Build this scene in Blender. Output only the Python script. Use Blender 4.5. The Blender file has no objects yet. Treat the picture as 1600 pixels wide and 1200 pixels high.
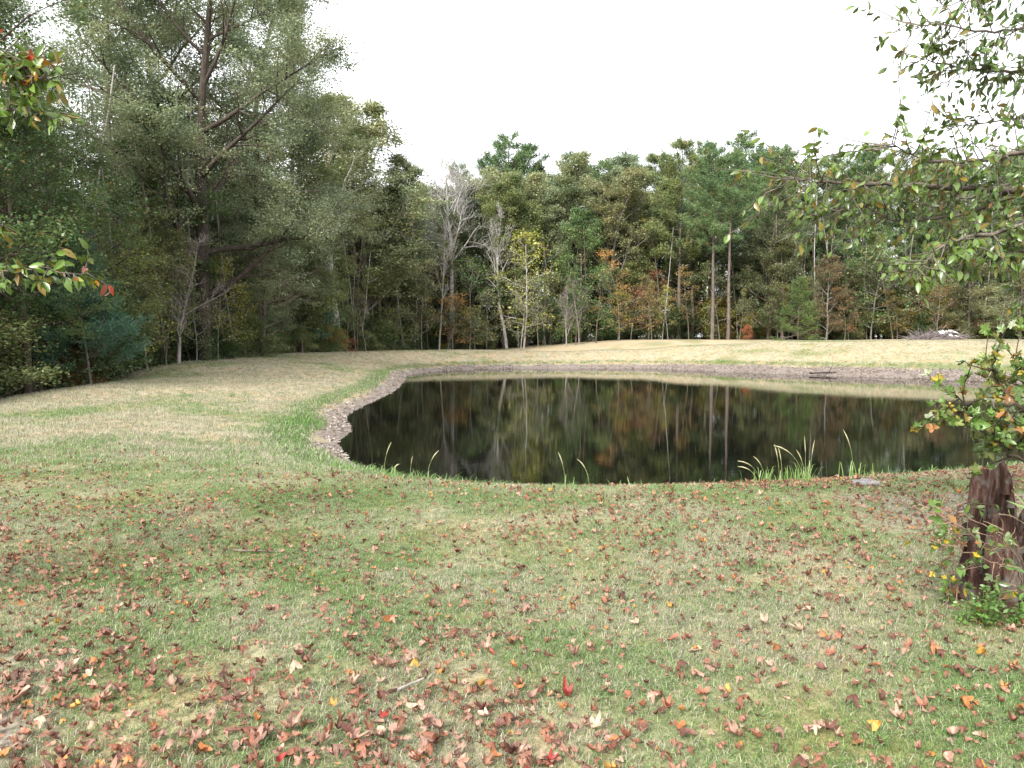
import bpy, math, random
import numpy as np
from mathutils import Vector, Matrix

scene = bpy.context.scene
PI = math.pi

# ------------------------------------------------------------------ camera
CAM_Z = 1.60
PITCH = math.radians(3.58)
cam_d = bpy.data.cameras.new("camera")
cam_d.sensor_width = 36.0
cam_d.lens = 27.0
cam_d.clip_start = 0.05
cam_d.clip_end = 3000
cam = bpy.data.objects.new("camera", cam_d)
scene.collection.objects.link(cam)
cam.location = (0, 0, CAM_Z)
cam.rotation_euler = (PI / 2 - PITCH, 0, 0)
scene.camera = cam

# ------------------------------------------------------------------ sky, sun, exposure
SUN_EL, SUN_AZ = math.radians(38), math.radians(208)      # veiled sun, high, behind the camera to the left
world = bpy.data.worlds.new("World")
scene.world = world
world.use_nodes = True
wn, wl = world.node_tree.nodes, world.node_tree.links
wn.clear()
w_out = wn.new("ShaderNodeOutputWorld")
w_sky = wn.new("ShaderNodeTexSky")
w_sky.sky_type = 'NISHITA'
w_sky.sun_disc = False
w_sky.sun_elevation = SUN_EL
w_sky.sun_rotation = SUN_AZ
w_sky.dust_density = 3.0
w_hsv = wn.new("ShaderNodeHueSaturation")
w_hsv.inputs['Saturation'].default_value = 0.25
w_bg = wn.new("ShaderNodeBackground")
w_bg.inputs['Strength'].default_value = 0.05
w_cloud = wn.new("ShaderNodeBackground")                   # even, bright cloud cover
w_cloud.inputs['Color'].default_value = (0.96, 0.98, 1.0, 1)
w_cloud.inputs['Strength'].default_value = 0.80
w_add = wn.new("ShaderNodeAddShader")
wl.new(w_sky.outputs[0], w_hsv.inputs['Color'])
wl.new(w_hsv.outputs[0], w_bg.inputs['Color'])
wl.new(w_bg.outputs[0], w_add.inputs[0])
wl.new(w_cloud.outputs[0], w_add.inputs[1])
wl.new(w_add.outputs[0], w_out.inputs['Surface'])

sun_d = bpy.data.lights.new("sun", 'SUN')
sun_d.energy = 3.3
sun_d.angle = math.radians(16)
sun_d.color = (1.0, 0.96, 0.9)
sun = bpy.data.objects.new("sun", sun_d)
scene.collection.objects.link(sun)
sun.rotation_euler = (PI / 2 - SUN_EL, 0, math.radians(-28))

scene.view_settings.view_transform = 'Standard'
scene.view_settings.look = 'None'
scene.view_settings.exposure = 1.25
scene.view_settings.gamma = 1
scene.view_settings.use_curve_mapping = False
scene.cycles.max_bounces = 8
scene.cycles.diffuse_bounces = 6
scene.cycles.glossy_bounces = 3
scene.cycles.transmission_bounces = 4
scene.cycles.transparent_max_bounces = 8

# ------------------------------------------------------------------ helpers
_c, _s = math.cos(PITCH), math.sin(PITCH)
def at(px, D):
    """x of a point seen at photo column px, D metres ahead"""
    return (px - 800) / 1200.0 * D * 1.0
def atz(py, D):
    v = (600 - py) / 1200.0
    return CAM_Z + D * (v * _c - _s) / (_c + v * _s)
def pt(px, py, D):
    v = (600 - py) / 1200.0
    return np.array([(px - 800) / 1200.0 * D / (_c + v * _s), D, atz(py, D)])

def link(o, parent=None):
    scene.collection.objects.link(o)
    if parent is not None:
        o.parent = parent
    return o
def empty(name, loc=(0, 0, 0), rz=0.0, sc=1.0):
    o = bpy.data.objects.new(name, None)
    o.empty_display_size = 0.2
    link(o)
    o.location = loc
    o.rotation_euler = (0, 0, rz)
    o.scale = (sc, sc, sc)
    return o
def tag(o, label=None, cat=None, group=None, kind=None):
    if label: o['label'] = label
    if cat: o['category'] = cat
    if group: o['group'] = group
    if kind: o['kind'] = kind
    return o
def mobj(name, me, parent=None, color=None):
    o = bpy.data.objects.new(name, me)
    if color is not None:
        o.color = (*color, 1)
    return link(o, parent)

def mesh_np(name, V, F, mat, attrs=None, smooth=False):
    """V (n,3); F list of arrays each (m,k)"""
    me = bpy.data.meshes.new(name)
    V = np.asarray(V, dtype=np.float32)
    if not isinstance(F, list): F = [F]
    F = [np.asarray(f, dtype=np.int32) for f in F if len(f)]
    me.vertices.add(len(V))
    me.vertices.foreach_set('co', V.ravel())
    loops = np.concatenate([f.ravel() for f in F])
    sizes = np.concatenate([np.full(len(f), f.shape[1], dtype=np.int32) for f in F])
    starts = np.concatenate([[0], np.cumsum(sizes)[:-1]]).astype(np.int32)
    me.loops.add(len(loops))
    me.loops.foreach_set('vertex_index', loops)
    me.polygons.add(len(sizes))
    me.polygons.foreach_set('loop_start', starts)
    me.polygons.foreach_set('loop_total', sizes)
    me.polygons.foreach_set('use_smooth', np.full(len(sizes), smooth))
    me.update(calc_edges=True)
    if attrs:
        for k, (dom, arr) in attrs.items():
            a = me.attributes.new(k, 'FLOAT', dom)
            a.data.foreach_set('value', np.asarray(arr, dtype=np.float32))
    if mat is not None: me.materials.append(mat)
    return me

# value noise ------------------------------------------------------
_rt = np.random.RandomState(7).rand(256, 256)
def vnoise(x, y, s, o=0):
    x = np.asarray(x, float) / s + 37.3 * (o + 1); y = np.asarray(y, float) / s + 17.9 * (o + 1)
    xi = np.floor(x).astype(int); yi = np.floor(y).astype(int)
    fx = x - xi; fy = y - yi
    fx = fx * fx * (3 - 2 * fx); fy = fy * fy * (3 - 2 * fy)
    g = lambda a, b: _rt[a % 256, b % 256]
    return (g(xi, yi) * (1 - fx) + g(xi + 1, yi) * fx) * (1 - fy) + (g(xi, yi + 1) * (1 - fx) + g(xi + 1, yi + 1) * fx) * fy
def fbm(x, y, s, n=3, o=0):
    t = 0; a = 1; w = 0
    for i in range(n):
        t = t + a * vnoise(x, y, s / 2 ** i, o + i); w += a; a *= 0.55
    return t / w
def sstep(a, b, x):
    t = np.clip((np.asarray(x, float) - a) / (b - a), 0, 1)
    return t * t * (3 - 2 * t)

# ------------------------------------------------------------------ pond outline and terrain
WATER = -0.65
ctrl = [(-2.75,13.4),(-3.65,16),(-3.85,18.3),(-4.6,21.1),(-4.75,23.5),(-4.8,31),(-5.4,38.5),(-5.9,44),(-4.0,50),(-0.4,52.7),
        (8.8,52.9),(13.8,47.9),(17.9,43.6),(21.6,40.6),(23.6,38.6),(25.8,33),(25,25),(19.5,17.8),(13.5,14.2),(9.4,13.0),(6.6,11.7),
        (3.6,10.65),(1.2,10.35),(-0.6,10.7),(-1.8,11.7)]
def closed_catmull(P, n=8):
    P = np.array(P, float); out = []
    N = len(P)
    for i in range(N):
        p0, p1, p2, p3 = P[i - 1], P[i], P[(i + 1) % N], P[(i + 2) % N]
        for k in range(n):
            t = k / n
            out.append(0.5 * ((2 * p1) + (-p0 + p2) * t + (2 * p0 - 5 * p1 + 4 * p2 - p3) * t * t + (-p0 + 3 * p1 - 3 * p2 + p3) * t ** 3))
    return np.array(out)
SHORE = closed_catmull(ctrl)
def sdist(x, y):
    """signed distance to the pond outline, positive on land"""
    x = np.asarray(x, float).ravel(); y = np.asarray(y, float).ravel()
    A = SHORE; B = np.roll(SHORE, -1, 0)
    out = np.empty(len(x))
    for s in range(0, len(x), 20000):
        px = x[s:s+20000, None]; py = y[s:s+20000, None]
        dx = B[:, 0] - A[:, 0]; dy = B[:, 1] - A[:, 1]
        t = np.clip(((px - A[:, 0]) * dx + (py - A[:, 1]) * dy) / (dx * dx + dy * dy), 0, 1)
        d = np.sqrt(((px - A[:, 0] - t * dx) ** 2 + (py - A[:, 1] - t * dy) ** 2).min(1))
        c = ((A[:, 1] > py) != (B[:, 1] > py)) & (px < dx * (py - A[:, 1]) / np.where(dy == 0, 1e-9, dy) + A[:, 0])
        inside = c.sum(1) % 2 == 1
        out[s:s+20000] = np.where(inside, -d, d)
    return out
#        x, y, crest height above water, width of slope, fall-off behind the crest, mud strip width
CR = np.array([(0,6,.65,2.8,0,.2),(-8,7,.66,4.5,0,.3),(7,7,.66,2.8,0,.2),(1,9,.65,2.8,0,.2),
   (-8.5,12,.56,5,.8,.8),(-11.5,18,.54,5.6,1.6,.85),(-12,26,.66,6.4,1.6,.8),(-13.5,40,.98,8.2,1,.9),(-12,52,1.08,8.5,1,1.1),
   (-4,61,1.12,8.0,1,1.15),(3,62,.98,8.0,1,1.2),(9,62,1.12,8.5,.6,1.25),(15,60,1.5,10,0,1.4),(22,58,1.86,12,0,2.1),(30,52,1.93,14,0,2.2),
   (38,42,1.95,12,0,2.2),(33,28,1.5,9,0,1),(22,13,.8,4,0,.3),(14,9,.66,2.8,0,.2),(20,80,1.88,20,0,2),(45,70,1.95,20,0,2)])
def fields(x, y):
    x = np.asarray(x, float).ravel()[:, None]; y = np.asarray(y, float).ravel()[:, None]
    w = 1.0 / (((x - CR[:, 0]) ** 2 + (y - CR[:, 1]) ** 2) + 6.0) ** 2.2
    w /= w.sum(1, keepdims=True)
    return w @ CR[:, 2:]
def terrain(x, y, full=False):
    x = np.asarray(x, float).ravel(); y = np.asarray(y, float).ravel()
    d = sdist(x, y)
    F = fields(x, y)
    H, W, fall, mud = F[:, 0], F[:, 1], F[:, 2], F[:, 3]
    t = np.clip(d / W, 0, 1)
    prof = 1 - (1 - t) ** 1.9                        # steeper near the water
    z = WATER + H * prof
    over = np.clip(d - W - 1.5, 0, 14)
    z -= fall * sstep(0, 10, over) * 0.9
    z = np.where(d < 0, WATER + np.maximum(d * 0.35, -1.2), z)
    land = sstep(0.2, 2.5, d)
    z += land * ((fbm(x, y, 6, 2, 3) - 0.5) * 0.09 + (fbm(x, y, 1.3, 2, 9) - 0.5) * 0.035)
    z += sstep(-.2, .3, d) * (1 - land) * (fbm(x, y, .5, 2, 5) - .4) * 0.06
    if full: return z, d, mud, W
    return z
def tz(x, y): return float(terrain([x], [y])[0])

def green(x, y, d=None, mud=None):
    """how green the grass is at a place: 0 straw, 1 green"""
    x = np.asarray(x, float).ravel(); y = np.asarray(y, float).ravel()
    if d is None:
        _, d, mud, _w = terrain(x, y, True)
    n1 = fbm(x, y, 5.5, 3, 21); n2 = fbm(x, y, 1.6, 3, 33)
    near = 1 - sstep(7.4, 11.5, y + 0.25 * x * (x < 0) + (n1 - .5) * 4)
    g_near = 0.46 + 0.24 * sstep(.40, .62, n2 * .5 + n1 * .5) + 0.30 * sstep(.40, .6, fbm(x, y, .5, 3, 38)) + 0.12 * sstep(6, 8, y)
    n3 = fbm(x, y, .55, 3, 37)
    g_far = 0.20 + 0.50 * sstep(.50, .72, n1 * .55 + n2 * .45)
    edge = np.exp(-((d - mud - 0.3) / 0.5) ** 2)
    g_far = g_far + 0.4 * edge + sstep(14, 30, x) * sstep(20, 40, y) * (1 - sstep(2.5, 7.5, d)) * .35
    g = g_near * near + g_far * (1 - near)
    g = np.maximum(g, (1 - sstep(0.6, 2.2, d)) * (1 - sstep(11, 13.5, y)) * .9)
    dirt = 0
    return np.clip(g, 0, 1)

def litter(x, y):
    """density of fallen leaves"""
    x = np.asarray(x, float); y = np.asarray(y, float)
    n = fbm(x, y, 1.7, 3, 50)
    a = 0.34 + 0.62 * (1 - sstep(2.6, 4.4, y)) + 1.2 * sstep(.3, -1.3, x) * (1 - sstep(2.8, 3.9, y)) + 0.40 * sstep(-.6, -2.4, x + 0.22 * (y - 3)) * (1 - sstep(4.0, 7.0, y))
    a += 0.70 * sstep(1.6, 4.2, x) * (1 - sstep(12, 14, y))
    a *= 1 - 0.75 * sstep(7, 10.5, y) * (x < 3.5)
    a *= 1 - sstep(9.5, 13, y + 0.0 * x) * (x < 5)
    return np.clip(a * (0.45 + 1.1 * sstep(.36, .66, n)), 0, 2)

def mat_new(name):
    m = bpy.data.materials.new(name)
    m.use_nodes = True
    nt = m.node_tree
    nt.nodes.clear()
    o = nt.nodes.new("ShaderNodeOutputMaterial")
    return m, nt.nodes, nt.links, o
def ramp(N, stops):
    r = N.new("ShaderNodeValToRGB")
    el = r.color_ramp.elements
    el[0].position, el[0].color = stops[0][0], (*stops[0][1], 1)
    el[1].position, el[1].color = stops[-1][0], (*stops[-1][1], 1)
    for p, c in stops[1:-1]:
        e = el.new(p); e.color = (*c, 1)
    return r
def noise(N, L, scale, detail=3, vec=None, rough=.55):
    n = N.new("ShaderNodeTexNoise")
    n.inputs['Scale'].default_value = scale
    n.inputs['Detail'].default_value = detail
    n.inputs['Roughness'].default_value = rough
    if vec is not None: L.new(vec, n.inputs['Vector'])
    return n
def mixc(N, L, fac, a, b, mode='MIX'):
    m = N.new("ShaderNodeMix"); m.data_type = 'RGBA'; m.blend_type = mode
    for sock, v in ((m.inputs[0], fac), (m.inputs[6], a), (m.inputs[7], b)):
        if isinstance(v, bpy.types.NodeSocket): L.new(v, sock)
        elif isinstance(v, tuple): sock.default_value = (*v, 1)
        else: sock.default_value = v
    return m.outputs[2]
def attr(N, name, t='GEOMETRY'):
    a = N.new("ShaderNodeAttribute"); a.attribute_name = name; a.attribute_type = t
    return a.outputs['Fac']
def principled(N, L, out, col, rough=.8, spec=.3):
    p = N.new("ShaderNodeBsdfPrincipled")
    if isinstance(col, bpy.types.NodeSocket): L.new(col, p.inputs['Base Color'])
    else: p.inputs['Base Color'].default_value = (*col, 1)
    p.inputs['Roughness'].default_value = rough
    p.inputs['Specular IOR Level'].default_value = spec
    L.new(p.outputs[0], out.inputs['Surface'])
    return p

# ground material
m_ground, N, L, out = mat_new("grassland")
geo = N.new("ShaderNodeNewGeometry")
pos = geo.outputs['Position']
n_f = noise(N, L, 28, 5, pos, .7); n_m = noise(N, L, 3.5, 4, pos)
straw = ramp(N, [(.3, (.20, .165, .115)), (.5, (.36, .31, .225)), (.72, (.44, .385, .29))]); L.new(n_f.outputs[0], straw.inputs[0])
grn = ramp(N, [(.3, (.06, .075, .035)), (.5, (.13, .15, .065)), (.72, (.26, .28, .14))]); L.new(n_f.outputs[0], grn.inputs[0])
g1 = mixc(N, L, attr(N, "green"), straw.outputs[0], grn.outputs[0])
n_r = noise(N, L, 1.1, 3, pos)
rr = ramp(N, [(.42, (1, 1, 1)), (.66, (1.12, .93, .80))]); L.new(n_r.outputs[0], rr.inputs[0])
g1 = mixc(N, L, 1.0, g1, rr.outputs[0], 'MULTIPLY')
n_d = noise(N, L, 14, 6, pos, .75)
mudr = ramp(N, [(.3, (.07, .055, .045)), (.48, (.15, .122, .105)), (.62, (.26, .225, .20)), (.75, (.45, .42, .38))]); L.new(n_d.outputs[0], mudr.inputs[0])
g2 = mixc(N, L, attr(N, "mud"), g1, mudr.outputs[0])
soil = ramp(N, [(.3, (.13, .10, .085)), (.7, (.34, .29, .25))]); L.new(n_f.outputs[0], soil.inputs[0])
g3 = mixc(N, L, attr(N, "soil"), g2, soil.outputs[0])
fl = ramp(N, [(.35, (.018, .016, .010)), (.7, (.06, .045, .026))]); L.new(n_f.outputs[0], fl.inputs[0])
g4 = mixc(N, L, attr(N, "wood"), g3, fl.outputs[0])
p = principled(N, L, out, g4, .95, .1)
b = N.new("ShaderNodeBump"); b.inputs['Strength'].default_value = .6; b.inputs['Distance'].default_value = .03
L.new(n_f.outputs[0], b.inputs['Height']); L.new(b.outputs[0], p.inputs['Normal'])

def axis(lo, flo, fhi, hi, step, grow=1.12):
    a = list(np.arange(flo, fhi + 1e-6, step))
    s = step; v = a[-1]; up = []
    while v < hi: s *= grow; v += s; up.append(v)
    s = step; v = a[0]; dn = []
    while v > lo: s *= grow; v -= s; dn.append(v)
    return np.array(dn[::-1] + a + up)
xs = axis(-700, -22, 30, 700, .22); ys = axis(-200, 2, 68, 1200, .22)
GX, GY = np.meshgrid(xs, ys)
gz, gd, gm, gw = terrain(GX, GY, True)
# woodland floor mask, soil mask
TL = np.array([(-60,6),(-19,14),(-16.2,20),(-16.5,27),(-15.5,36),(-15.8,48),(-14.8,62),(-8,80),(4,85),(20,83),(33,78),(46,70),(62,52),(85,30)])
def beyond_edge(x, y):
    """metres beyond the forest edge (positive = in the wood), by angle about the pond centre"""
    cx, cy = 8., 34.
    ang = np.unwrap(np.arctan2(TL[:, 1] - cy, TL[:, 0] - cx)[::-1]); r = np.hypot(TL[:, 0] - cx, TL[:, 1] - cy)[::-1]
    a = np.arctan2(np.asarray(y) - cy, np.asarray(x) - cx)
    a = np.where(a < ang[0] - .3, a + 2 * PI, a)
    rr_ = np.interp(a, ang, r, left=1e4, right=1e4)
    return np.hypot(np.asarray(x) - cx, np.asarray(y) - cy) - rr_
be = beyond_edge(GX.ravel(), GY.ravel())
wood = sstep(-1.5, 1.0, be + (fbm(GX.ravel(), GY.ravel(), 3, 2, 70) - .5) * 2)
mudmask = sstep(0, .35, gm - gd + (fbm(GX.ravel(), GY.ravel(), .9, 2, 77) - .5) * .9)
fx, fy = GX.ravel(), GY.ravel()
soilm = (sstep(.52, .64, fbm(fx, fy, .9, 3, 91)) * (1 - sstep(3.0, 4.0, fy)) * (fx < -.4)
         + .8 * sstep(.50, .62, fbm(fx, fy, 1.1, 3, 95)) * sstep(2.6, 3.6, fx) * (1 - sstep(8, 10, fy))
         + .8 * np.exp(-((fx + 5.2) ** 2 / 1.2 + (fy - 11.5) ** 2 / .8)))
nx, ny = len(xs), len(ys)
idx = np.arange(nx * ny).reshape(ny, nx)
quads = np.stack([idx[:-1, :-1], idx[:-1, 1:], idx[1:, 1:], idx[1:, :-1]], -1).reshape(-1, 4)
gme = mesh_np("ground", np.stack([fx, fy, gz], 1), quads, m_ground,
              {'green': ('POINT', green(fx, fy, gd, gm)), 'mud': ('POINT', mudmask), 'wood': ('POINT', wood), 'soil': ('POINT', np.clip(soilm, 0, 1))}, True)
tag(mobj("ground", gme), kind='structure')

# ------------------------------------------------------------------ water
m_water, N, L, out = mat_new("pond_water")
p = principled(N, L, out, (.003, .0035, .0025), .008, .5)
p.inputs['IOR'].default_value = 1.33
tc = N.new("ShaderNodeNewGeometry")
mp = N.new("ShaderNodeMapping"); mp.inputs['Scale'].default_value = (1, 1.6, 1); L.new(tc.outputs['Position'], mp.inputs['Vector'])
w1 = noise(N, L, 5.0, 3, mp.outputs[0]); w2 = noise(N, L, .7, 2, mp.outputs[0])
ma = N.new("ShaderNodeMath"); ma.operation = 'MULTIPLY_ADD'; L.new(w2.outputs[0], ma.inputs[0]); ma.inputs[1].default_value = 1.5; L.new(w1.outputs[0], ma.inputs[2])
b = N.new("ShaderNodeBump"); b.inputs['Strength'].default_value = .4; b.inputs['Distance'].default_value = .0016
L.new(ma.outputs[0], b.inputs['Height']); L.new(b.outputs[0], p.inputs['Normal'])
cen = SHORE.mean(0)
dirs = SHORE - cen; dirs /= np.linalg.norm(dirs, axis=1, keepdims=True)
WP = SHORE + dirs * .8
wme = mesh_np("water", np.vstack([np.column_stack([WP, np.full(len(WP), WATER)]), [[cen[0], cen[1], WATER]]]),
              np.array([[i, (i + 1) % len(WP), len(WP)] for i in range(len(WP))]), m_water)
tag(mobj("pond_water", wme), kind='structure')

# ------------------------------------------------------------------ plant materials
def leaf_material(name, trans=.3, rough=.55, spec=.3, use_inst=False, var=.35, far=False):
    m, N, L, out = mat_new(name)
    oi = N.new("ShaderNodeObjectInfo")
    rnd = attr(N, "rnd")
    br = N.new("ShaderNodeMapRange"); L.new(rnd, br.inputs[0]); br.inputs[3].default_value = 1 - var; br.inputs[4].default_value = 1 + var * 1.3
    vm = N.new("ShaderNodeVectorMath"); vm.operation = 'SCALE'; L.new(oi.outputs['Color'], vm.inputs[0]); L.new(br.outputs[0], vm.inputs['Scale'])
    # some leaves turn: per-leaf 'turn' attribute pushes towards ochre
    tn = attr(N, "turn")
    c = mixc(N, L, tn, vm.outputs[0], (.20, .13, .03))
    geo = N.new("ShaderNodeNewGeometry")
    nz = noise(N, L, .45, 2, geo.outputs['Position'])
    rp = ramp(N, [(.35, (.72, .80, .8)), (.65, (1.28, 1.18, 1.1))]); L.new(nz.outputs[0], rp.inputs[0])
    c = mixc(N, L, 1.0, c, rp.outputs[0], 'MULTIPLY')
    p = principled(N, L, out, c, rough, spec)
    t = N.new("ShaderNodeBsdfTranslucent"); L.new(c, t.inputs['Color'])
    mx = N.new("ShaderNodeMixShader"); mx.inputs[0].default_value = trans
    L.new(p.outputs[0], mx.inputs[1]); L.new(t.outputs[0], mx.inputs[2]); L.new(mx.outputs[0], out.inputs['Surface'])
    return m
m_leaf = leaf_material("foliage", .36, .45, .55)
m_needle = leaf_material("needles", .15, .6, .2)

m_bark, N, L, out = mat_new("bark")
oi = N.new("ShaderNodeObjectInfo"); tc = N.new("ShaderNodeTexCoord")
mp = N.new("ShaderNodeMapping"); mp.inputs['Scale'].default_value = (6, 6, 1.3); L.new(tc.outputs['Object'], mp.inputs['Vector'])
nz = noise(N, L, 1.6, 5, mp.outputs[0], .7)
rp = ramp(N, [(.3, (.35, .35, .35)), (.55, (1, 1, 1)), (.75, (1.6, 1.6, 1.6))]); L.new(nz.outputs[0], rp.inputs[0])
c = mixc(N, L, 1.0, oi.outputs['Color'], rp.outputs[0], 'MULTIPLY')
p = principled(N, L, out, c, .9, .15)
b = N.new("ShaderNodeBump"); b.inputs['Distance'].default_value = .03; L.new(nz.outputs[0], b.inputs['Height']); L.new(b.outputs[0], p.inputs['Normal'])

# ------------------------------------------------------------------ tree generator
def nrm(v): return v / (np.linalg.norm(v) + 1e-9)
def perp(d, az):
    a = np.array([0, 0, 1.]) if abs(d[2]) < .9 else np.array([1., 0, 0])
    u = nrm(np.cross(d, a)); v = np.cross(d, u)
    return u * math.cos(az) + v * math.sin(az)
class Tree:
    def __init__(s, seed):
        s.rng = np.random.RandomState(seed); s.lines = []; s.tips = []; s.tdir = []
    def line(s, p, d, L, r0, r1, seg, wob, trop):
        pts = [p.copy()]; st = L / seg
        for i in range(seg):
            d = nrm(d + s.rng.normal(0, wob, 3) + np.array([0, 0, trop]))
            p = p + d * st; pts.append(p.copy())
        rad = np.linspace(r0, r1, seg + 1)
        pts = np.array(pts)
        s.lines.append((pts, rad))
        return pts, rad
    def tip(s, p, d): s.tips.append(p); s.tdir.append(d)
    def wood(s, minr=0.0, sides=(7, 5, 4, 3)):
        V = []; F = []; n = 0
        for pts, rad in s.lines:
            if rad[0] < minr: continue
            k = sides[0] if rad[0] > .12 else sides[1] if rad[0] > .05 else sides[2] if rad[0] > .02 else sides[3]
            T = np.gradient(pts, axis=0); T /= np.linalg.norm(T, axis=1, keepdims=True) + 1e-9
            a = np.where(np.abs(T[:, 2:3]) < .9, np.array([[0, 0, 1.]]), np.array([[1., 0, 0]]))
            if abs(T[0, 2]) < .9: a[:] = (0, 0, 1)
            else: a[:] = (1, 0, 0)
            U = np.cross(T, a); U /= np.linalg.norm(U, axis=1, keepdims=True) + 1e-9
            W = np.cross(T, U)
            th = np.arange(k) * 2 * PI / k
            R = pts[:, None] + rad[:, None, None] * (U[:, None] * np.cos(th)[None, :, None] + W[:, None] * np.sin(th)[None, :, None])
            m = len(pts)
            V.append(R.reshape(-1, 3))
            ii = np.arange(m * k).reshape(m, k)
            F.append(n + np.stack([ii[:-1], np.roll(ii[:-1], -1, 1), np.roll(ii[1:], -1, 1), ii[1:]], -1).reshape(-1, 4))
            n += m * k
        return np.vstack(V), np.vstack(F)
def leaf_cloud(rng, P, nper, spread, flat, l, w, turn=.05, up=.5, droop=0.0):
    """P tips (n,3) -> rhombus leaves"""
    P = np.repeat(np.asarray(P), nper, 0)
    n = len(P)
    off = rng.normal(0, 1, (n, 3)) * np.array([spread, spread, spread * flat])
    C = P + off
    a = rng.normal(0, 1, (n, 3)); a[:, 2] = a[:, 2] * .5 - droop
    a /= np.linalg.norm(a, axis=1, keepdims=True)
    nn = rng.normal(0, 1, (n, 3)); nn[:, 2] += up * 2
    b_ = np.cross(nn, a); b_ /= np.linalg.norm(b_, axis=1, keepdims=True) + 1e-9
    sz = rng.uniform(.6, 1.35, (n, 1))
    A = a * l * sz * .5; B = b_ * w * sz * .5
    V = np.stack([C - A, C + B - A * .1, C + A, C - B - A * .1], 1).reshape(-1, 3)
    F = np.arange(4 * n).reshape(n, 4)
    cl = np.repeat(rng.rand(n // nper), nper)
    r = np.clip(.55 * rng.rand(n) + .45 * cl, 0, 1)
    t = np.where(rng.rand(n) < turn, rng.uniform(.4, 1, n), 0)
    return V, F, r, t
def needle_cloud(rng, P, D, nper, l, w, turn=.03):
    P = np.repeat(np.asarray(P), nper, 0); D = np.repeat(np.asarray(D), nper, 0)
    n = len(P)
    a = rng.normal(0, 1, (n, 3)) * .75 + D * .75; a[:, 2] += .28
    a /= np.linalg.norm(a, axis=1, keepdims=True)
    nn = rng.normal(0, 1, (n, 3))
    b_ = np.cross(nn, a); b_ /= np.linalg.norm(b_, axis=1, keepdims=True) + 1e-9
    sz = rng.uniform(.6, 1.25, (n, 1))
    P = P + rng.normal(0, l * .35, (n, 3))
    A = a * l * sz; B = b_ * w * .5
    V = np.stack([P, P + A * .45 + B, P + A, P + A * .45 - B], 1).reshape(-1, 3)
    F = np.arange(4 * n).reshape(n, 4)
    cl = np.repeat(rng.rand(n // nper), nper)
    r = np.clip(.5 * rng.rand(n) + .5 * cl, 0, 1)
    t = np.where(np.repeat(rng.rand(n // nper), nper) < turn, rng.uniform(.4, .9, n), 0)
    return V, F, r, t

def crown_mesh(name, data, mat):
    V, F, r, t = data
    return mesh_np(name, V, F, mat, {'rnd': ('FACE', r), 'turn': ('FACE', t)})

def hardwood(seed, H, wob=.06, base=.3, R=4.5, nl=15, nb=6, nt=5, nper=10, leaf=(.17, .09), lean=0.05, spread=.30, limbr=.45, top=.55,
             fork=None, turn=.05, r0=None, flat=.6, updir=.55, bare=False, twigr=.006, shape=.75):
    T = Tree(seed); rng = T.rng
    r0 = r0 or H * .013
    d = nrm(np.array([rng.normal(0, lean), rng.normal(0, lean), 1.]))
    tr, rad = T.line(np.zeros(3) - np.array([0, 0, .3]), d, H * .93, r0 * 1.15, r0 * .12, 12, wob, .05)
    hs = np.linspace(base, .98, nl)
    az = rng.rand() * 6
    for h in hs:
        k = h * 12; i = min(int(k), 11); f = k - i
        p = tr[i] * (1 - f) + tr[i + 1] * f
        rr0 = rad[i] * (1 - f) + rad[i + 1] * f
        az += 2.4 + rng.normal(0, .4)
        q = (h - base) / (1 - base)
        ln = R * (math.sin(PI * min(1, (q * .82 + .18)) ** shape) * .85 + .22) * rng.uniform(.75, 1.15)
        el = (updir + .5 * q) + rng.normal(0, .12)
        dd = nrm(np.array([math.cos(az) * math.cos(el), math.sin(az) * math.cos(el), math.sin(el)]))
        lp, lr = T.line(p, dd, ln, min(rr0 * .62, r0 * .5), .018, 6, .12, .03)
        for j in range(nb):
            t_ = .25 + .75 * (j + rng.rand() * .6) / nb
            kk = min(t_, .999) * 6; ii = int(kk); ff = kk - ii
            q0 = lp[ii] * (1 - ff) + lp[ii + 1] * ff
            da = nrm(lp[ii + 1] - lp[ii])
            bd = nrm(da * .75 + perp(da, rng.rand() * 6.28) * .9 + np.array([0, 0, .12]))
            bl = ln * .38 * (1.15 - .5 * t_) * rng.uniform(.7, 1.3)
            bp, brr = T.line(q0, bd, bl, max(lr[ii] * .5, .012), .008, 4, .18, .04)
            for m in range(nt):
                kk = (.25 + .75 * (m + rng.rand() * .7) / nt) * 3.999; i2 = min(int(kk), 3)
                q1 = bp[i2] + (bp[i2 + 1] - bp[i2]) * (kk - i2)
                td = nrm(nrm(bp[i2 + 1] - bp[i2]) * .8 + perp(bd, rng.rand() * 6.28) * .8 + np.array([0, 0, .15]))
                tl = bl * .45 * rng.uniform(.6, 1.3) + .15
                tp, _ = T.line(q1, td, tl, max(twigr, .006), twigr * .5, 2, .15, .02)
                T.tip(tp[1], td); T.tip(tp[2], td)
                if bare:
                    for _k in range(3):
                        e = nrm(td + rng.normal(0, .45, 3) + np.array([0, 0, .4]))
                        T.line(tp[1 + _k % 2], e, tl * .9, twigr * .7, twigr * .3, 2, .12, .05)
        T.tip(lp[-1], dd)
    return T

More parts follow.
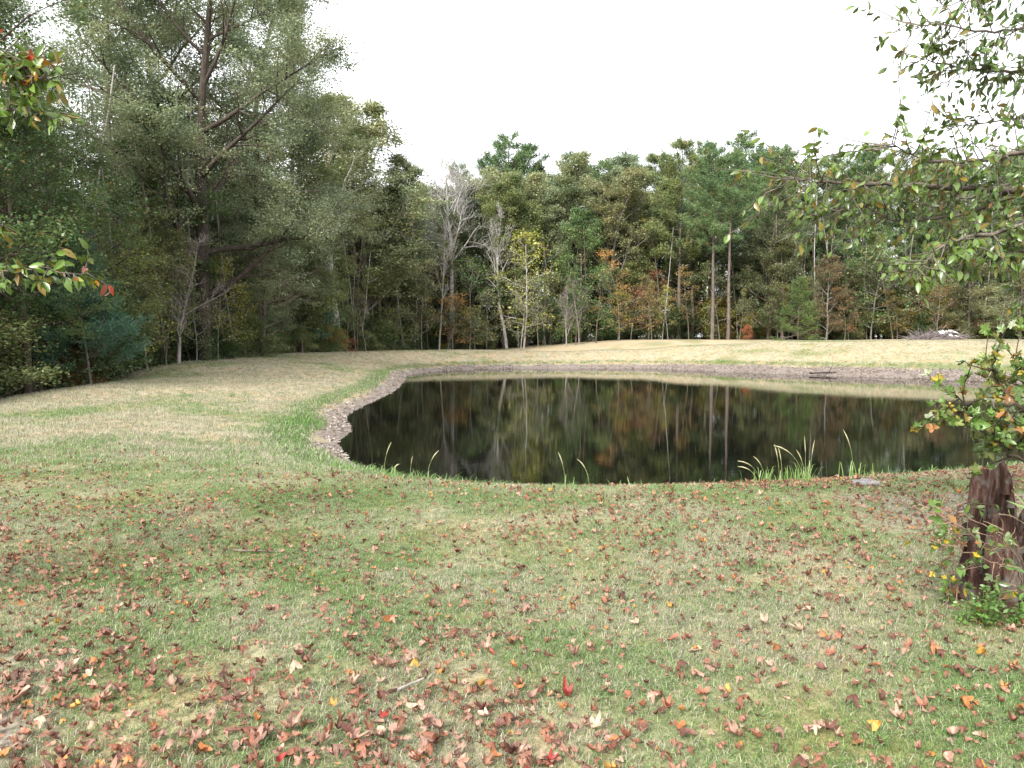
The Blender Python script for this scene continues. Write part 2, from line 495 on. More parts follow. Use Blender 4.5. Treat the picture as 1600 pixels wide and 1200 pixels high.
def pine(seed, H, base=.5, R=3.4, nl=42, nsub=6, nper=14, dens=1, needle=(.30, .05), young=False, r0=None):
    T = Tree(seed); rng = T.rng
    r0 = r0 or H * .0085
    d = nrm(np.array([rng.normal(0, .015), rng.normal(0, .015), 1.]))
    tr, rad = T.line(np.array([0, 0, -.3]), d, H, r0 * 1.1, r0 * .12, 14, .018, .03)
    az = 0
    for i in range(nl):
        h = base + (1 - base) * (i / (nl - 1)) ** .9 * .995
        k = min(h * 14, 13.99); a = int(k); f = k - a
        p = tr[a] * (1 - f) + tr[a + 1] * f
        az += 2.4 + rng.normal(0, .5)
        q = (h - base) / (1 - base)
        if young: ln = R * (1 - q) ** .8 * rng.uniform(.8, 1.15) + .25
        else: ln = R * (math.sin(PI * (q * .72 + .22)) ** .9) * rng.uniform(.45, 1.25) + .2
        el = (-.05 + .75 * q) + rng.normal(0, .15)
        dd = nrm(np.array([math.cos(az) * math.cos(el), math.sin(az) * math.cos(el), math.sin(el)]))
        lp, lr = T.line(p, dd, ln, max(min(rad[a] * .35, .07), .015), .01, 5, .10, .06)
        ns = max(2, int(nsub * ln / R + 1))
        for j in range(ns):
            t_ = .38 + .62 * (j + rng.rand() * .5) / ns
            kk = min(t_, .999) * 5; ii = int(kk); ff = kk - ii
            q0 = lp[ii] * (1 - ff) + lp[ii + 1] * ff
            da = nrm(lp[ii + 1] - lp[ii])
            side = nrm(np.cross(da, [0, 0, 1.])) * (1 if j % 2 else -1)
            bd = nrm(da * .7 + side * rng.uniform(.4, .9) + np.array([0, 0, rng.uniform(0, .5)]))
            bl = (.35 + ln * .22) * rng.uniform(.7, 1.2)
            bp, _ = T.line(q0, bd, bl, .012, .006, 2, .1, .1)
            T.tip(bp[1], bd); T.tip(bp[2], bd)
        T.tip(lp[-1], dd); T.tip(lp[-2], dd)
    T.tip(tr[-1], np.array([0, 0, 1.]))
    return T

# ------------------------------------------------------------------ tree kinds (meshes shared between alike trees)
def finish(T, name, crown, mat, nmain, minr=0.0):
    """trunk = stem and main limbs, branches = the finer wood"""
    allw = T.lines
    big = [allw[0]] + [l for l in allw[1:] if l[1][0] > nmain]; small = [l for l in allw[1:] if l[1][0] <= nmain]
    T.lines = big; V, F = T.wood(); tm = mesh_np(name + "_trunk", V, F, m_bark, None, True)
    bm_ = None
    if small:
        T.lines = small; V, F = T.wood(minr); bm_ = mesh_np(name + "_branches", V, F, m_bark, None, True)
    T.lines = allw
    cm = crown_mesh(name + "_crown", crown, mat) if crown is not None else None
    top = T.lines[0][0][-1][2]
    return dict(trunk=tm, branches=bm_, crown=cm, H=float(top))
K = {}
def hk(key, seed, H, nper=10, leaf=(.2, .11), spread=.30, flat=.6, turn=.04, up=.5, sub=1.0, **kw):
    T = hardwood(seed, H, **kw)
    P = np.array(T.tips)
    if sub < 1: P = P[T.rng.rand(len(P)) < sub]
    c = leaf_cloud(T.rng, P, nper, spread, flat, leaf[0], leaf[1], turn, up)
    K[key] = finish(T, key, c, m_leaf, .05)
def pk(key, seed, H, nper=12, needle=(.30, .05), **kw):
    T = pine(seed, H, **kw)
    c = needle_cloud(T.rng, T.tips, T.tdir, nper, needle[0], needle[1])
    K[key] = finish(T, key, c, m_needle, .04)
# near, on the left of the pond
hk('oak_big', 11, 23, nper=60, leaf=(.11, .06), spread=.27, flat=.42, up=1.0, wob=.03, base=.16, R=8.4, nl=26, nb=10, nt=6, updir=.35, r0=.34, lean=.0)
hk('oak_near_a', 12, 20, nper=46, leaf=(.10, .058), spread=.25, flat=.42, up=1.0, base=.10, R=5.6, nl=30, nb=8, nt=5, updir=.25)
hk('oak_near_b', 13, 17, nper=46, leaf=(.10, .058), spread=.25, flat=.42, up=1.0, base=.12, R=5.2, nl=28, nb=7, nt=5, updir=.3, turn=.10)
# mid and far hardwoods
for i in range(3):
    hk('hard_%d' % i, 20 + i, 18, nper=34, leaf=(.165, .095), spread=.30, flat=.45, up=.9, base=[.20, .08, .26][i], R=[4.6, 4.2, 5.2][i], nl=17, nb=6, nt=4)
hk('hard_low', 26, 12, nper=30, leaf=(.15, .09), spread=.28, flat=.45, up=.9, base=.04, R=3.8, nl=19, nb=6, nt=4, updir=.3)
hk('open_crown', 27, 19, nper=28, leaf=(.16, .09), spread=.28, up=.9, flat=.5, base=.36, R=5.0, nl=15, nb=7, nt=4, updir=.6, r0=.33)
# small trees with autumn leaves
hk('sapling_a', 30, 9, nper=5, leaf=(.15, .10), spread=.30, flat=.35, turn=.25, sub=.75, base=.16, R=2.1, nl=17, nb=5, nt=3, updir=.15, r0=.07)
hk('sapling_b', 31, 7, nper=5, leaf=(.14, .09), spread=.30, flat=.4, turn=.2, sub=.6, base=.22, R=1.9, nl=14, nb=5, nt=3, updir=.25, r0=.05)
hk('sapling_c', 32, 11, nper=6, leaf=(.17, .10), spread=.28, flat=.45, turn=.2, sub=.6, base=.3, R=2.2, nl=15, nb=5, nt=3, updir=.5, r0=.075)
# shrubs
for i in range(3):
    hk('shrub_%d' % i, 40 + i, 3.2, nper=26, leaf=(.09, .055), spread=.22, turn=.06, base=.04, R=1.7, nl=14, nb=5, nt=3, updir=.35, r0=.03, lean=.2, shape=.5)
# leafless trees
for i, (H, R, bs) in enumerate(((18, 3.4, .40), (19, 4.4, .46), (7, 1.8, .2))):
    T = hardwood(50 + i, H, base=bs, R=R, nl=(16, 17, 12)[i], nb=6, nt=(4, 4, 3)[i], updir=.85, bare=True, twigr=(.013, .013, .008)[i], limbr=.5, r0=H * .0105, lean=.03)
    K['bare_%d' % i] = finish(T, 'bare_%d' % i, None, None, .05)
# pines
pk('pine_a', 60, 24, base=.48, R=3.3, nl=56, nsub=8, nper=20, needle=(.36, .065))
pk('pine_b', 61, 25, base=.56, R=3.0, nl=48, nsub=8, nper=20, needle=(.36, .065))
pk('pine_c', 62, 22, base=.40, R=2.8, nl=60, nsub=8, nper=20, needle=(.36, .065))
pk('young_pine', 63, 6, base=.14, R=1.7, nl=44, nsub=7, nper=40, needle=(.20, .022), young=True, r0=.05)
pk('young_pine_far', 64, 8, base=.06, R=2.1, nl=46, nsub=6, nper=14, needle=(.26, .045), young=True, r0=.08)

GREY = (.20, .18, .155); BROWN = (.12, .095, .075); PALE = (.42, .40, .36); PBARK = (.125, .102, .088); DARKB = (.075, .06, .05)
def tree(name, key, x, y, H, leafc, barkc, label, cat='tree', group=None, rz=None, wide=1.0, tilt=(0, 0)):
    k = K[key]
    s = H / k['H']
    e = empty(name, (x, y, tz(x, y) - .02), (abs(x * 12.9898 + y * 78.233) * 43.7) % 6.28 if rz is None else rz)
    e.scale = (s * wide, s * wide, s)
    e.rotation_euler[0], e.rotation_euler[1] = tilt
    mobj('trunk', k['trunk'], e, barkc)
    if k['branches']: tag(mobj('branches', k['branches'], e, barkc), kind='stuff')
    if k['crown']: mobj('crown', k['crown'], e, leafc)
    return tag(e, label, cat, group)
def tpx(name, key, px, D, ytop, leafc, barkc, label, **kw):
    x = at(px, D)
    return tree(name, key, x, D, atz(ytop, D) - tz(x, D), leafc, barkc, label, **kw)

OLIVE = (.155, .190, .072); GREYG = (.195, .235, .135); SAGE = (.235, .262, .135); PINE = (.100, .158, .066); PINEB = (.070, .140, .092)
DARKG = (.066, .118, .038); YEL = (.38, .32, .05); ORA = (.30, .17, .05); RUST = (.30, .12, .06); YG = (.30, .33, .06); PYEL = (.135, .17, .066)

# ---- left wood edge
tpx('hardwood_tree', 'oak_near_b', -150, 22, -330, DARKG, DARKB, 'dark leafy tree at the left edge of the photo behind the foreground leaves')
tpx('hardwood_tree', 'oak_near_a', -30, 29, -70, GREYG, DARKB, 'grey green hardwood tree filling the upper left corner beside the sky gap', rz=.4)
tpx('hardwood_tree', 'oak_near_b', 40, 25, 170, DARKG, DARKB, 'dark green hardwood tree at the far left behind the small blue green pine')
tpx('hardwood_tree', 'oak_near_a', 195, 43, -60, GREYG, BROWN, 'tall olive hardwood tree between the upper left sky gap and the big spreading oak', rz=1.2)
tpx('hardwood_tree', 'oak_near_b', 130, 31, 190, OLIVE, DARKB, 'leafy olive hardwood tree directly behind the small blue green pine', rz=2.2)
tpx('oak_tree', 'oak_big', 318, 40, -125, GREYG, DARKB, 'largest spreading oak, dark trunk and long limbs rising past the top edge', rz=.7)
tpx('hardwood_tree', 'oak_near_b', 225, 37, 330, OLIVE, BROWN, 'lower olive hardwood tree left of the big oak trunk', rz=4.0)
tpx('hardwood_tree', 'oak_near_a', 410, 46, 310, GREYG, BROWN, 'grey green hardwood tree right of the big oak trunk', rz=3.1)
tpx('hardwood_tree', 'hard_1', 455, 56, 175, OLIVE, DARKB, 'dark topped hardwood tree between the big oak and the open crowned tree', rz=2.4)
tpx('hardwood_tree', 'open_crown', 523, 66, 150, SAGE, PALE, 'open crowned tree with a thick pale grey trunk standing left of the pond', rz=1.9, wide=1.35)
tpx('hardwood_tree', 'hard_1', 560, 72, 255, OLIVE, BROWN, 'lower green tree in front of the open crowned tree on its right', rz=5.4)
tpx('hardwood_tree', 'hard_0', 612, 77, 262, GREYG, BROWN, 'rounded dark green tree left of the leafless grey trees', rz=.3)
tpx('hardwood_tree', 'hard_0', 572, 71, 166, SAGE, GREY, 'pale rounded crown on the right of the open crowned tree against the sky', rz=2.6, wide=1.2)
tpx('leafless_tree', 'bare_0', 648, 79, 330, GREY, (.40, .38, .35), 'thin pale leafless stem at the left of the leafless group', cat='bare tree', rz=1.3, wide=.6)
tpx('leafless_tree', 'bare_0', 686, 78, 345, GREY, (.40, .38, .35), 'thin pale leafless stem in the middle of the leafless group', cat='bare tree', rz=3.3, wide=.6)
tpx('small_tree', 'sapling_c', 632, 79, 400, YEL, GREY, 'yellow leaved slender tree left of the leafless group', rz=1.3)
tpx('small_tree', 'sapling_b', 742, 79, 480, (.24, .25, .07), GREY, 'low yellow olive sapling between the orange tree and the white stemmed tree', rz=.3, wide=1.2)
tpx('small_tree', 'sapling_c', 1018, 80, 440, (.26, .20, .08), GREY, 'brown gold sapling left of the red orange small tree', rz=.9)
tpx('shrub', 'shrub_1', 1168, 76, 512, RUST, BROWN, 'low rusty red shrub at the field edge right of the bare pine trunks', cat='shrub', rz=.9)
tpx('young_pine', 'young_pine', 141, 27.5, 372, PINEB, GREY, 'small blue green pine with a thin pale stem at the left wood edge', cat='pine', rz=1.0, wide=1.25)
tpx('young_pine', 'young_pine_far', 50, 26, 420, (.055, .115, .06), DARKB, 'blue green young pine half hidden at the left edge below the hanging leaves', cat='pine', rz=3.0)
tpx('young_pine', 'young_pine_far', 487, 59, 405, PINEB, DARKB, 'dark blue green conical young pine left of the thick pale trunk', cat='pine', rz=2.0)
tpx('young_pine', 'young_pine_far', 513, 62, 470, PINEB, DARKB, 'shorter dark young pine at the foot of the thick pale trunk', cat='pine', rz=4.0)
tpx('leafless_tree', 'bare_2', 278, 36, 375, OLIVE, (.30, .26, .24), 'tangled leafless grey shrubby tree at the foot of the big oak', cat='bare tree', rz=.5, wide=1.5)
tpx('small_tree', 'sapling_b', 205, 33, 400, YG, GREY, 'yellow flecked slender tree right of the small blue green pine', rz=1)
tpx('small_tree', 'sapling_c', 255, 36, 385, YG, BROWN, 'thin yellow green sapling at the left of the tangled grey shrubby tree', rz=2)
tpx('small_tree', 'sapling_a', 365, 42, 445, YG, BROWN, 'yellow green sapling in the shade below the grey green hardwood right of the big oak', rz=3)
tpx('small_tree', 'sapling_b', 418, 50, 430, OLIVE, BROWN, 'olive sapling left of the dark conical young pine', rz=4)
tpx('small_tree', 'sapling_c', 572, 76, 430, YEL, PALE, 'yellow leaved sapling with a thin white stem right of the thick pale trunk', rz=.2)
tpx('small_tree', 'sapling_a', 602, 78, 440, (.2, .19, .05), BROWN, 'dull yellow sapling between the white stemmed sapling and the leafless trees', rz=1.4)

tpx('hardwood_tree', 'oak_near_a', 400, 50, -20, GREYG, BROWN, 'tall grey green hardwood behind the right limbs of the big spreading oak', rz=2.9)
tpx('hardwood_tree', 'open_crown', 255, 49, -20, GREYG, BROWN, 'tall grey green hardwood behind the left limbs of the big spreading oak', rz=5.0)
tpx('hardwood_tree', 'oak_near_a', 470, 58, 95, OLIVE, BROWN, 'olive hardwood rising behind the tip of the lowest right oak limb', rz=1.0, wide=.8)
# ---- leafless and autumn trees at the middle
tpx('leafless_tree', 'bare_0', 654, 82, 268, GREY, (.36, .34, .32), 'leftmost tall leafless grey tree with twin thin stems beside it', cat='bare tree', rz=.3, wide=1.15)
tpx('leafless_tree', 'bare_0', 663, 84, 300, GREY, (.36, .34, .32), 'second leafless tree, slim and a little shorter, just right of the leftmost one', cat='bare tree', rz=2.3, wide=.8)
tpx('leafless_tree', 'bare_1', 700, 83, 258, GREY, (.42, .40, .38), 'tallest pale leafless tree with a fan of fine twigs', cat='bare tree', rz=1.0, wide=1.25)
tpx('leafless_tree', 'bare_1', 716, 87, 275, GREY, (.36, .34, .32), 'pale leafless tree close behind the tallest one', cat='bare tree', rz=4.0)
tpx('leafless_tree', 'bare_0', 792, 84, 325, GREY, (.42, .40, .37), 'white stemmed leafless tree left of the yellow green tree', cat='bare tree', rz=5.0, tilt=(0, -.03))
tpx('leafless_tree', 'bare_2', 884, 80, 450, GREY, (.30, .26, .24), 'low leafless multi twigged tree right of the yellow green tree', cat='bare tree', rz=1.0)
tpx('leafless_tree', 'bare_2', 905, 81, 440, GREY, (.28, .25, .23), 'low leafless tree left of the rust leaved tree', cat='bare tree', rz=3.0)
tpx('small_tree', 'sapling_a', 672, 83, 370, YEL, GREY, 'golden leaved tree among the leafless grey stems', rz=2.0, wide=.8)
tpx('small_tree', 'sapling_b', 648, 80, 455, (.26, .19, .04), GREY, 'low golden brown sapling at the foot of the leftmost leafless tree', rz=3.3)
tpx('small_tree', 'sapling_b', 707, 78, 462, ORA, GREY, 'small orange leaved tree in front of the tallest leafless tree', rz=.7, wide=1.35)
tpx('small_tree', 'sapling_a', 818, 82, 362, YG, PALE, 'bright yellow green tree with layered branches near the middle', rz=2.9, wide=.95)
tpx('small_tree', 'hard_low', 906, 85, 335, (.11, .18, .065), BROWN, 'fresh green tree between the yellow green tree and the pale rounded one', rz=.9, wide=.7)
tpx('small_tree', 'sapling_a', 966, 80, 395, ORA, GREY, 'tall rust and orange leaved sapling with a straight thin stem', rz=4.4, wide=.85)
tpx('small_tree', 'sapling_b', 985, 82, 450, (.20, .075, .045), GREY, 'dull red leaved sapling right behind the rust sapling', rz=1.3, wide=1.2)
tpx('small_tree', 'sapling_a', 1034, 86, 425, RUST, BROWN, 'red orange leaved small tree in the dark gap left of the two bare pine trunks', rz=5.0, wide=.8)
tpx('small_tree', 'sapling_b', 860, 84, 430, OLIVE, BROWN, 'olive sapling right of the bright yellow green tree', rz=0.4)

# ---- hardwood crowns along the middle
tpx('hardwood_tree', 'hard_2', 752, 93, 275, SAGE, GREY, 'pale crowned hardwood behind the leafless grey trees', rz=.2)
tpx('hardwood_tree', 'hard_0', 812, 91, 283, SAGE, BROWN, 'pale olive crowned hardwood above the white stemmed leafless tree', rz=1.2)
tpx('hardwood_tree', 'hard_1', 850, 88, 305, GREYG, BROWN, 'dark grey green hardwood behind the bright yellow green tree', rz=2.2)
tpx('hardwood_tree', 'hard_0', 745, 88, 320, (.09, .12, .06), BROWN, 'dark crowned hardwood filling the space between the leafless trees', rz=3.0)
tpx('hardwood_tree', 'hard_2', 890, 97, 265, SAGE, GREY, 'tall pale hardwood crown behind the fresh green tree', rz=4.2)
tpx('hardwood_tree', 'hard_2', 955, 88, 282, (.21, .22, .105), GREY, 'broad pale yellow green rounded crown above the rust leaved sapling', rz=5.2, wide=1.1)
tpx('hardwood_tree', 'hard_1', 1012, 92, 300, OLIVE, BROWN, 'olive hardwood crown left of the pines with bare trunks', rz=.8)
tpx('hardwood_tree', 'hard_1', 1200, 79, 285, (.15, .17, .09), BROWN, 'grey olive hardwood right of the two bare pine trunks with leaves almost to the ground', rz=2.0)
tpx('hardwood_tree', 'hard_low', 1222, 77, 380, (.12, .135, .06), BROWN, 'dark lower hardwood left of the bright green bushy pine', rz=3.3)
tpx('hardwood_tree', 'hard_low', 690, 89, 350, (.09, .125, .055), BROWN, 'shaded green hardwood between the leafless stems', rz=1.1)
tpx('hardwood_tree', 'hard_low', 780, 90, 400, (.085, .13, .055), BROWN, 'shaded low hardwood behind the white stemmed leafless tree', rz=2.1)

# ---- pines of the middle and right
for px, D, yt, key, lab, rz in (
    (1060, 84, 228, 'pine_c', 'tall pine with foliage low down, left of the two bare pine trunks', 1.0),
    (1112, 78, 240, 'pine_a', 'left one of the two pines with long bare pinkish trunks at the field edge', 2.0),
    (1137, 77, 246, 'pine_b', 'right one of the two pines with long bare pinkish trunks at the field edge', 3.4),
    (1155, 92, 220, 'pine_a', 'tallest pointed pine crown above the two bare trunks', .5),
    (790, 104, 222, 'pine_a', 'high pine crown standing clear above the middle of the wood', .2),
    (836, 106, 238, 'pine_b', 'pine crown just right of the highest one over the middle', 1.2),
    (895, 107, 250, 'pine_a', 'rounded pine crown above the pale hardwoods right of the middle', 2.2),
    (760, 108, 252, 'pine_b', 'lower pine crown left of the highest one over the middle', 3.2),
    (935, 104, 258, 'pine_b', 'pine crown behind the broad pale rounded hardwood', 4.0),
    (975, 108, 252, 'pine_a', 'small topped pine rising behind the broad pale hardwood on its right', 5.0),
    (1020, 100, 250, 'pine_c', 'pine crown left of the tall pine with low foliage', .9),
    (1100, 98, 234, 'pine_b', 'pine crown between the low foliaged pine and the tallest pointed one', 1.9),
    (1185, 100, 246, 'pine_b', 'pine crown just right of the tallest pointed one', 2.9),
    (1215, 96, 240, 'pine_a', 'pine crown above the grey olive hardwood', 3.9),
    (1262, 92, 258, 'pine_c', 'pine above the bright green bushy young pine', 4.9),
    (1300, 94, 252, 'pine_a', 'pine crown behind the tips of the overhanging oak branch', .1),
    (1362, 90, 236, 'pine_b', 'pine with a dark bare trunk showing under the overhanging oak branch', 1.1),
    (1412, 88, 244, 'pine_a', 'pine with bare trunk right of the other one under the overhanging branch', 2.1),
    (1455, 84, 262, 'pine_c', 'pine with a thin stem behind the brush pile', 3.1),
    (1335, 98, 246, 'pine_b', 'pine behind the brown leaved trees of the right field edge', 4.1),
    (1500, 82, 262, 'pine_b', 'pine right of the brush pile behind the oak leaves', 5.1),
    (1560, 80, 250, 'pine_a', 'pine near the right edge behind the oak leaves', 6.0)):
    tpx('pine_tree', key, px, D, yt, PINE if key != 'pine_c' else PYEL, PBARK, lab, cat='pine', rz=rz, wide=1.2)
tpx('young_pine', 'young_pine_far', 1246, 71, 438, (.075, .12, .035), BROWN, 'bright green bushy young pine at the edge of the field', cat='pine', rz=.6, wide=1.25)
tpx('small_tree', 'hard_low', 1290, 76, 405, (.15, .12, .065), GREY, 'brownish thin leaved tree right of the bright green young pine', rz=.2, wide=.8)
tpx('small_tree', 'hard_low', 1335, 77, 425, (.11, .12, .05), BROWN, 'olive bushy tree in the middle of the right field edge', rz=1.4)
tpx('small_tree', 'hard_low', 1385, 78, 410, (.10, .115, .05), BROWN, 'broad olive tree left of the brush pile', rz=2.6)
tpx('small_tree', 'sapling_a', 1318, 74, 450, (.20, .11, .05), BROWN, 'rust brown sapling right of the bright green young pine', rz=3.6)
tpx('small_tree', 'sapling_a', 1400, 73, 455, (.21, .15, .045), BROWN, 'yellow brown sapling left of the brush pile', rz=4.2)
tpx('small_tree', 'hard_low', 1435, 76, 420, (.11, .115, .055), BROWN, 'olive tree standing behind the brush pile', rz=5.0)
tpx('small_tree', 'sapling_b', 1462, 70, 440, (.19, .10, .05), GREY, 'rusty sapling rising right behind the brush pile', rz=.2)
tpx('small_tree', 'hard_low', 1510, 70, 395, (.15, .16, .075), BROWN, 'pale olive tree right of the brush pile', rz=1.0)
tpx('small_tree', 'hard_low', 1592, 64, 380, (.15, .17, .075), BROWN, 'pale green tree at the right edge behind the young field tree', rz=2.0)
tpx('small_tree', 'sapling_c', 1554, 47, 448, (.19, .22, .10), GREY, 'young pale green tree standing alone in the field at the right', rz=4.0, wide=1.7)

# ---- slim saplings scattered along the front of the wood
_r = np.random.RandomState(31)
_beside = [(0, 'at the left edge of the photo'), (120, 'just right of the small blue green pine'), (200, 'left of the big spreading oak'), (300, 'in front of the big spreading oak'), (400, 'left of the dark conical young pine'),
    (480, 'beside the thick pale trunk'), (560, 'between the thick pale trunk and the leafless trees'), (640, 'among the leafless grey trees'), (740, 'beside the white stemmed leafless tree'), (830, 'right of the bright yellow green tree'),
    (920, 'beside the rust leaved sapling'), (1000, 'left of the two bare pine trunks'), (1090, 'in front of the two bare pine trunks'), (1160, 'left of the bright green young pine'), (1260, 'right of the bright green young pine'), (1400, 'near the brush pile')]
for i in range(38):
    px = 30 + i * 39 + _r.normal(0, 8)
    D = float(np.interp(px, [0, 150, 300, 420, 520, 700, 1100, 1300, 1500], [25, 29.5, 37, 47, 62, 79, 79, 76, 71])) + _r.uniform(-.5, 2)
    q_ = _r.rand()
    c_, cn = (OLIVE, 'olive') if q_ < .35 else (SAGE, 'pale green') if q_ < .55 else ((.30, .30, .07), 'yellow green') if q_ < .70 else ((.26, .20, .08), 'golden brown') if q_ < .76 else ((.10, .17, .06), 'green')
    x_ = at(px, D); hh_ = _r.uniform(3.0, 6.5) if px < 500 else _r.uniform(4.5, 10)
    tree('slim_sapling', ('sapling_c', 'sapling_b', 'sapling_a')[_r.randint(3)], x_, D, hh_, c_, (GREY, BROWN, (.26, .24, .21))[_r.randint(3)],
         '%s slim %s sapling %s' % ('short' if hh_ < 5 else 'medium' if hh_ < 7 else 'tall', cn, [t for a, t in _beside if px >= a - 1][-1]), cat='sapling', group='slim saplings along the wood edge', wide=_r.uniform(.7, 1.1), tilt=(_r.normal(0, .03), _r.normal(0, .03)))

# ---- the wood behind: rows of further trees, shared meshes
rs = np.random.RandomState(5)
ZN = [(-1e4, 'left of everything in view'), (-200, 'beyond the left edge of the photo'), (0, 'behind the left edge trees'), (140, 'behind the small blue green pine'), (260, 'behind the big spreading oak'), (400, 'right of the big oak'), (470, 'behind the thick pale trunk'),
      (560, 'left of the leafless trees'), (640, 'behind the leafless grey trees'), (740, 'left of the bright yellow green tree'), (800, 'behind the bright yellow green tree'), (870, 'behind the fresh green tree'), (940, 'behind the rust leaved sapling'),
      (1020, 'left of the bare pine trunks'), (1090, 'behind the two bare pine trunks'), (1160, 'behind the grey olive hardwood'), (1230, 'behind the bright green young pine'), (1290, 'right of the bright green young pine'),
      (1360, 'left of the brush pile'), (1430, 'behind the brush pile'), (1500, 'right of the brush pile'), (1570, 'at the right edge of the photo'), (1640, 'beyond the right edge of the photo')]
def zone(px):
    z_ = ZN[0][1]
    for a, t in ZN:
        if px >= a: z_ = t
    return z_
tlc = np.array([8., 34.])
# resample tree line
seg = np.hypot(*np.diff(TL, axis=0).T); cum = np.concatenate([[0], np.cumsum(seg)])
def on_line(s, off):
    x = np.interp(s, cum, TL[:, 0]); y = np.interp(s, cum, TL[:, 1])
    v = np.array([x, y]) - tlc; v /= np.linalg.norm(v)
    return x + v[0] * off, y + v[1] * off
nb_ = 0
for off, step in ((5, 5.2), (9, 5.0), (14, 5.0), (20, 5.5), (27, 6), (36, 6.5)):
    s = rs.rand() * step
    while s < cum[-1]:
        x, y = on_line(s + rs.normal(0, 1.0), off + rs.normal(0, 1.2))
        s += step * rs.uniform(.75, 1.25)
        vis = y > 8 and -900 < (px := 800 + 1200 * x / y) < 2300
        if not vis: continue
        if -150 < px < 135 and off > 8 : continue
        dist = math.hypot(x, y)
        if px < 130: hmax = min(11.5, atz(150, y))
        elif px < 420: hmax = 16.0
        elif px < 640: hmax = (atz(300, y) + .5)
        else: hmax = atz(285, y) if off < 15 else atz(262, y)
        pinew = .75 if px > 1000 else .35
        if rs.rand() < pinew:
            key = ('pine_a', 'pine_b', 'pine_c')[rs.randint(3)]; c = PINE; bk = PBARK; nm, cat, lab, grp = 'pine_tree', 'pine', 'tall pine standing deeper in the wood behind the front trees', 'pines deeper in the wood'
        else:
            key = ('hard_0', 'hard_1', 'hard_2')[rs.randint(3)]; c = (OLIVE, GREYG, (.11, .14, .065))[rs.randint(3)]; bk = BROWN; nm, cat, lab, grp = 'hardwood_tree', 'tree', 'leafy hardwood tree standing deeper in the wood behind the front trees', 'hardwoods deeper in the wood'
        lab = {5: 'second line of the wood', 9: 'third line of the wood', 14: 'fourth line of the wood', 20: 'fifth line of the wood', 27: 'sixth line of the wood', 36: 'deepest line', }[off]
        lab = '%s, %s, %s' % ('pine' if cat == 'pine' else {OLIVE: 'olive hardwood', GREYG: 'grey green hardwood'}.get(c, 'dark green hardwood'), lab, zone(px))
        tree(nm, key, x, y, hmax * rs.uniform(.82, 1.0), c, bk, lab, cat=cat, group=grp)
        nb_ += 1
for off, step in ((4, 7.0), (8.5, 4.4), (12, 4.2), (18, 4.5), (25, 5.0), (33, 5.0), (42, 5.0)):
    s = rs.rand() * step
    while s < cum[-1]:
        x, y = on_line(s + rs.normal(0, .8), off + rs.normal(0, .8)); s += step * rs.uniform(.7, 1.3)
        if not (y > 8 and -700 < (px := 800 + 1200 * x / y) < 2100): continue
        c = ((.10, .13, .06), OLIVE, DARKG)[rs.randint(3)]
        tree('understory_tree', 'hard_low' if rs.rand() < .7 else 'hard_1', x, y, rs.uniform(7, 12), c, BROWN, 'low %s tree %s, %s' % ({OLIVE: 'olive', DARKG: 'dark green'}.get(c, 'shaded green'), 'near the wood edge' if off < 8 else 'inside the wood' if off < 20 else 'deep in the wood', zone(px)), cat='tree', group='understory trees of the wood', wide=1.2)
# shrubs along the edge
s = 0; ns_ = 0
while s < cum[-1]:
    for off in (0.2, 2.2, 4.6, 30.0):
        x, y = on_line(s + rs.normal(0, .9), off + rs.normal(0, .8))
        if y < 10 or not (-500 < 800 + 1200 * x / y < 1900): continue
        pq = 800 + 1200 * x / y
        if 560 < pq < 1230 and rs.rand() < .5: continue
        if pq < 560 and off < 4 and rs.rand() < .15: continue
        q = rs.rand()
        if q < .62: c, cl = DARKG if rs.rand() < .6 else (.05, .085, .03), 'dark green'
        elif q < .86: c, cl = OLIVE, 'olive'
        elif q < .95: c, cl = (.22, .19, .04), 'yellowish'
        else: c, cl = RUST, 'rust brown'
        h = rs.uniform(1.0, 4.0) * rs.uniform(.5, 1) + min(off, 8) * .3
        tree('shrub', 'shrub_%d' % rs.randint(3), x, y, h, c, BROWN, '%s shrub, %s of undergrowth, %s' % (cl, {0.2: 'front row', 2.2: 'middle row', 4.6: 'back row', 30.0: 'hindmost row'}[off], zone(800 + 1200 * x / y)), cat='shrub', group='%s shrubs along the wood edge' % cl, wide=1.25)
        ns_ += 1
    s += 2.3
# many thin stems at the edge of the wood
T = Tree(99)
T.line(np.array([0, 0, -.2]), np.array([0.02, 0, 1.]), 13, .07, .03, 8, .03, .02)
for i in range(14):
    a = T.rng.rand() * 6.28; h = T.rng.uniform(3, 12)
    T.line(np.array([.02 * h, 0, h]), nrm(np.array([math.cos(a), math.sin(a), .3])), T.rng.uniform(.5, 1.6), .015, .006, 3, .15, .05)
V, F = T.wood(); stem_me = mesh_np("stem", V, F, m_bark, None, True)
for i in range(290):
    ss = rs.uniform(0, cum[-1]); x, y = on_line(ss, rs.uniform(-.3, 7))
    if y < 12 or not (-100 < 800 + 1200 * x / y < 1800): continue
    o = mobj('slender_trunk', stem_me, None, (GREY, (.32, .30, .27), (.26, .235, .21), BROWN)[rs.randint(4)])
    o.location = (x, y, tz(x, y)); k = rs.uniform(.6, 1.15); o.scale = (k, k, k); o.rotation_euler = (rs.normal(0, .022), rs.normal(0, .022), rs.rand() * 6.28)
    tag(o, '%s slender stem at the wood edge, ' % ('upright', 'slightly leaning', 'short', 'tall')[i % 4] + zone(800 + 1200 * x / y), 'tree', 'slender stems at the wood edge')

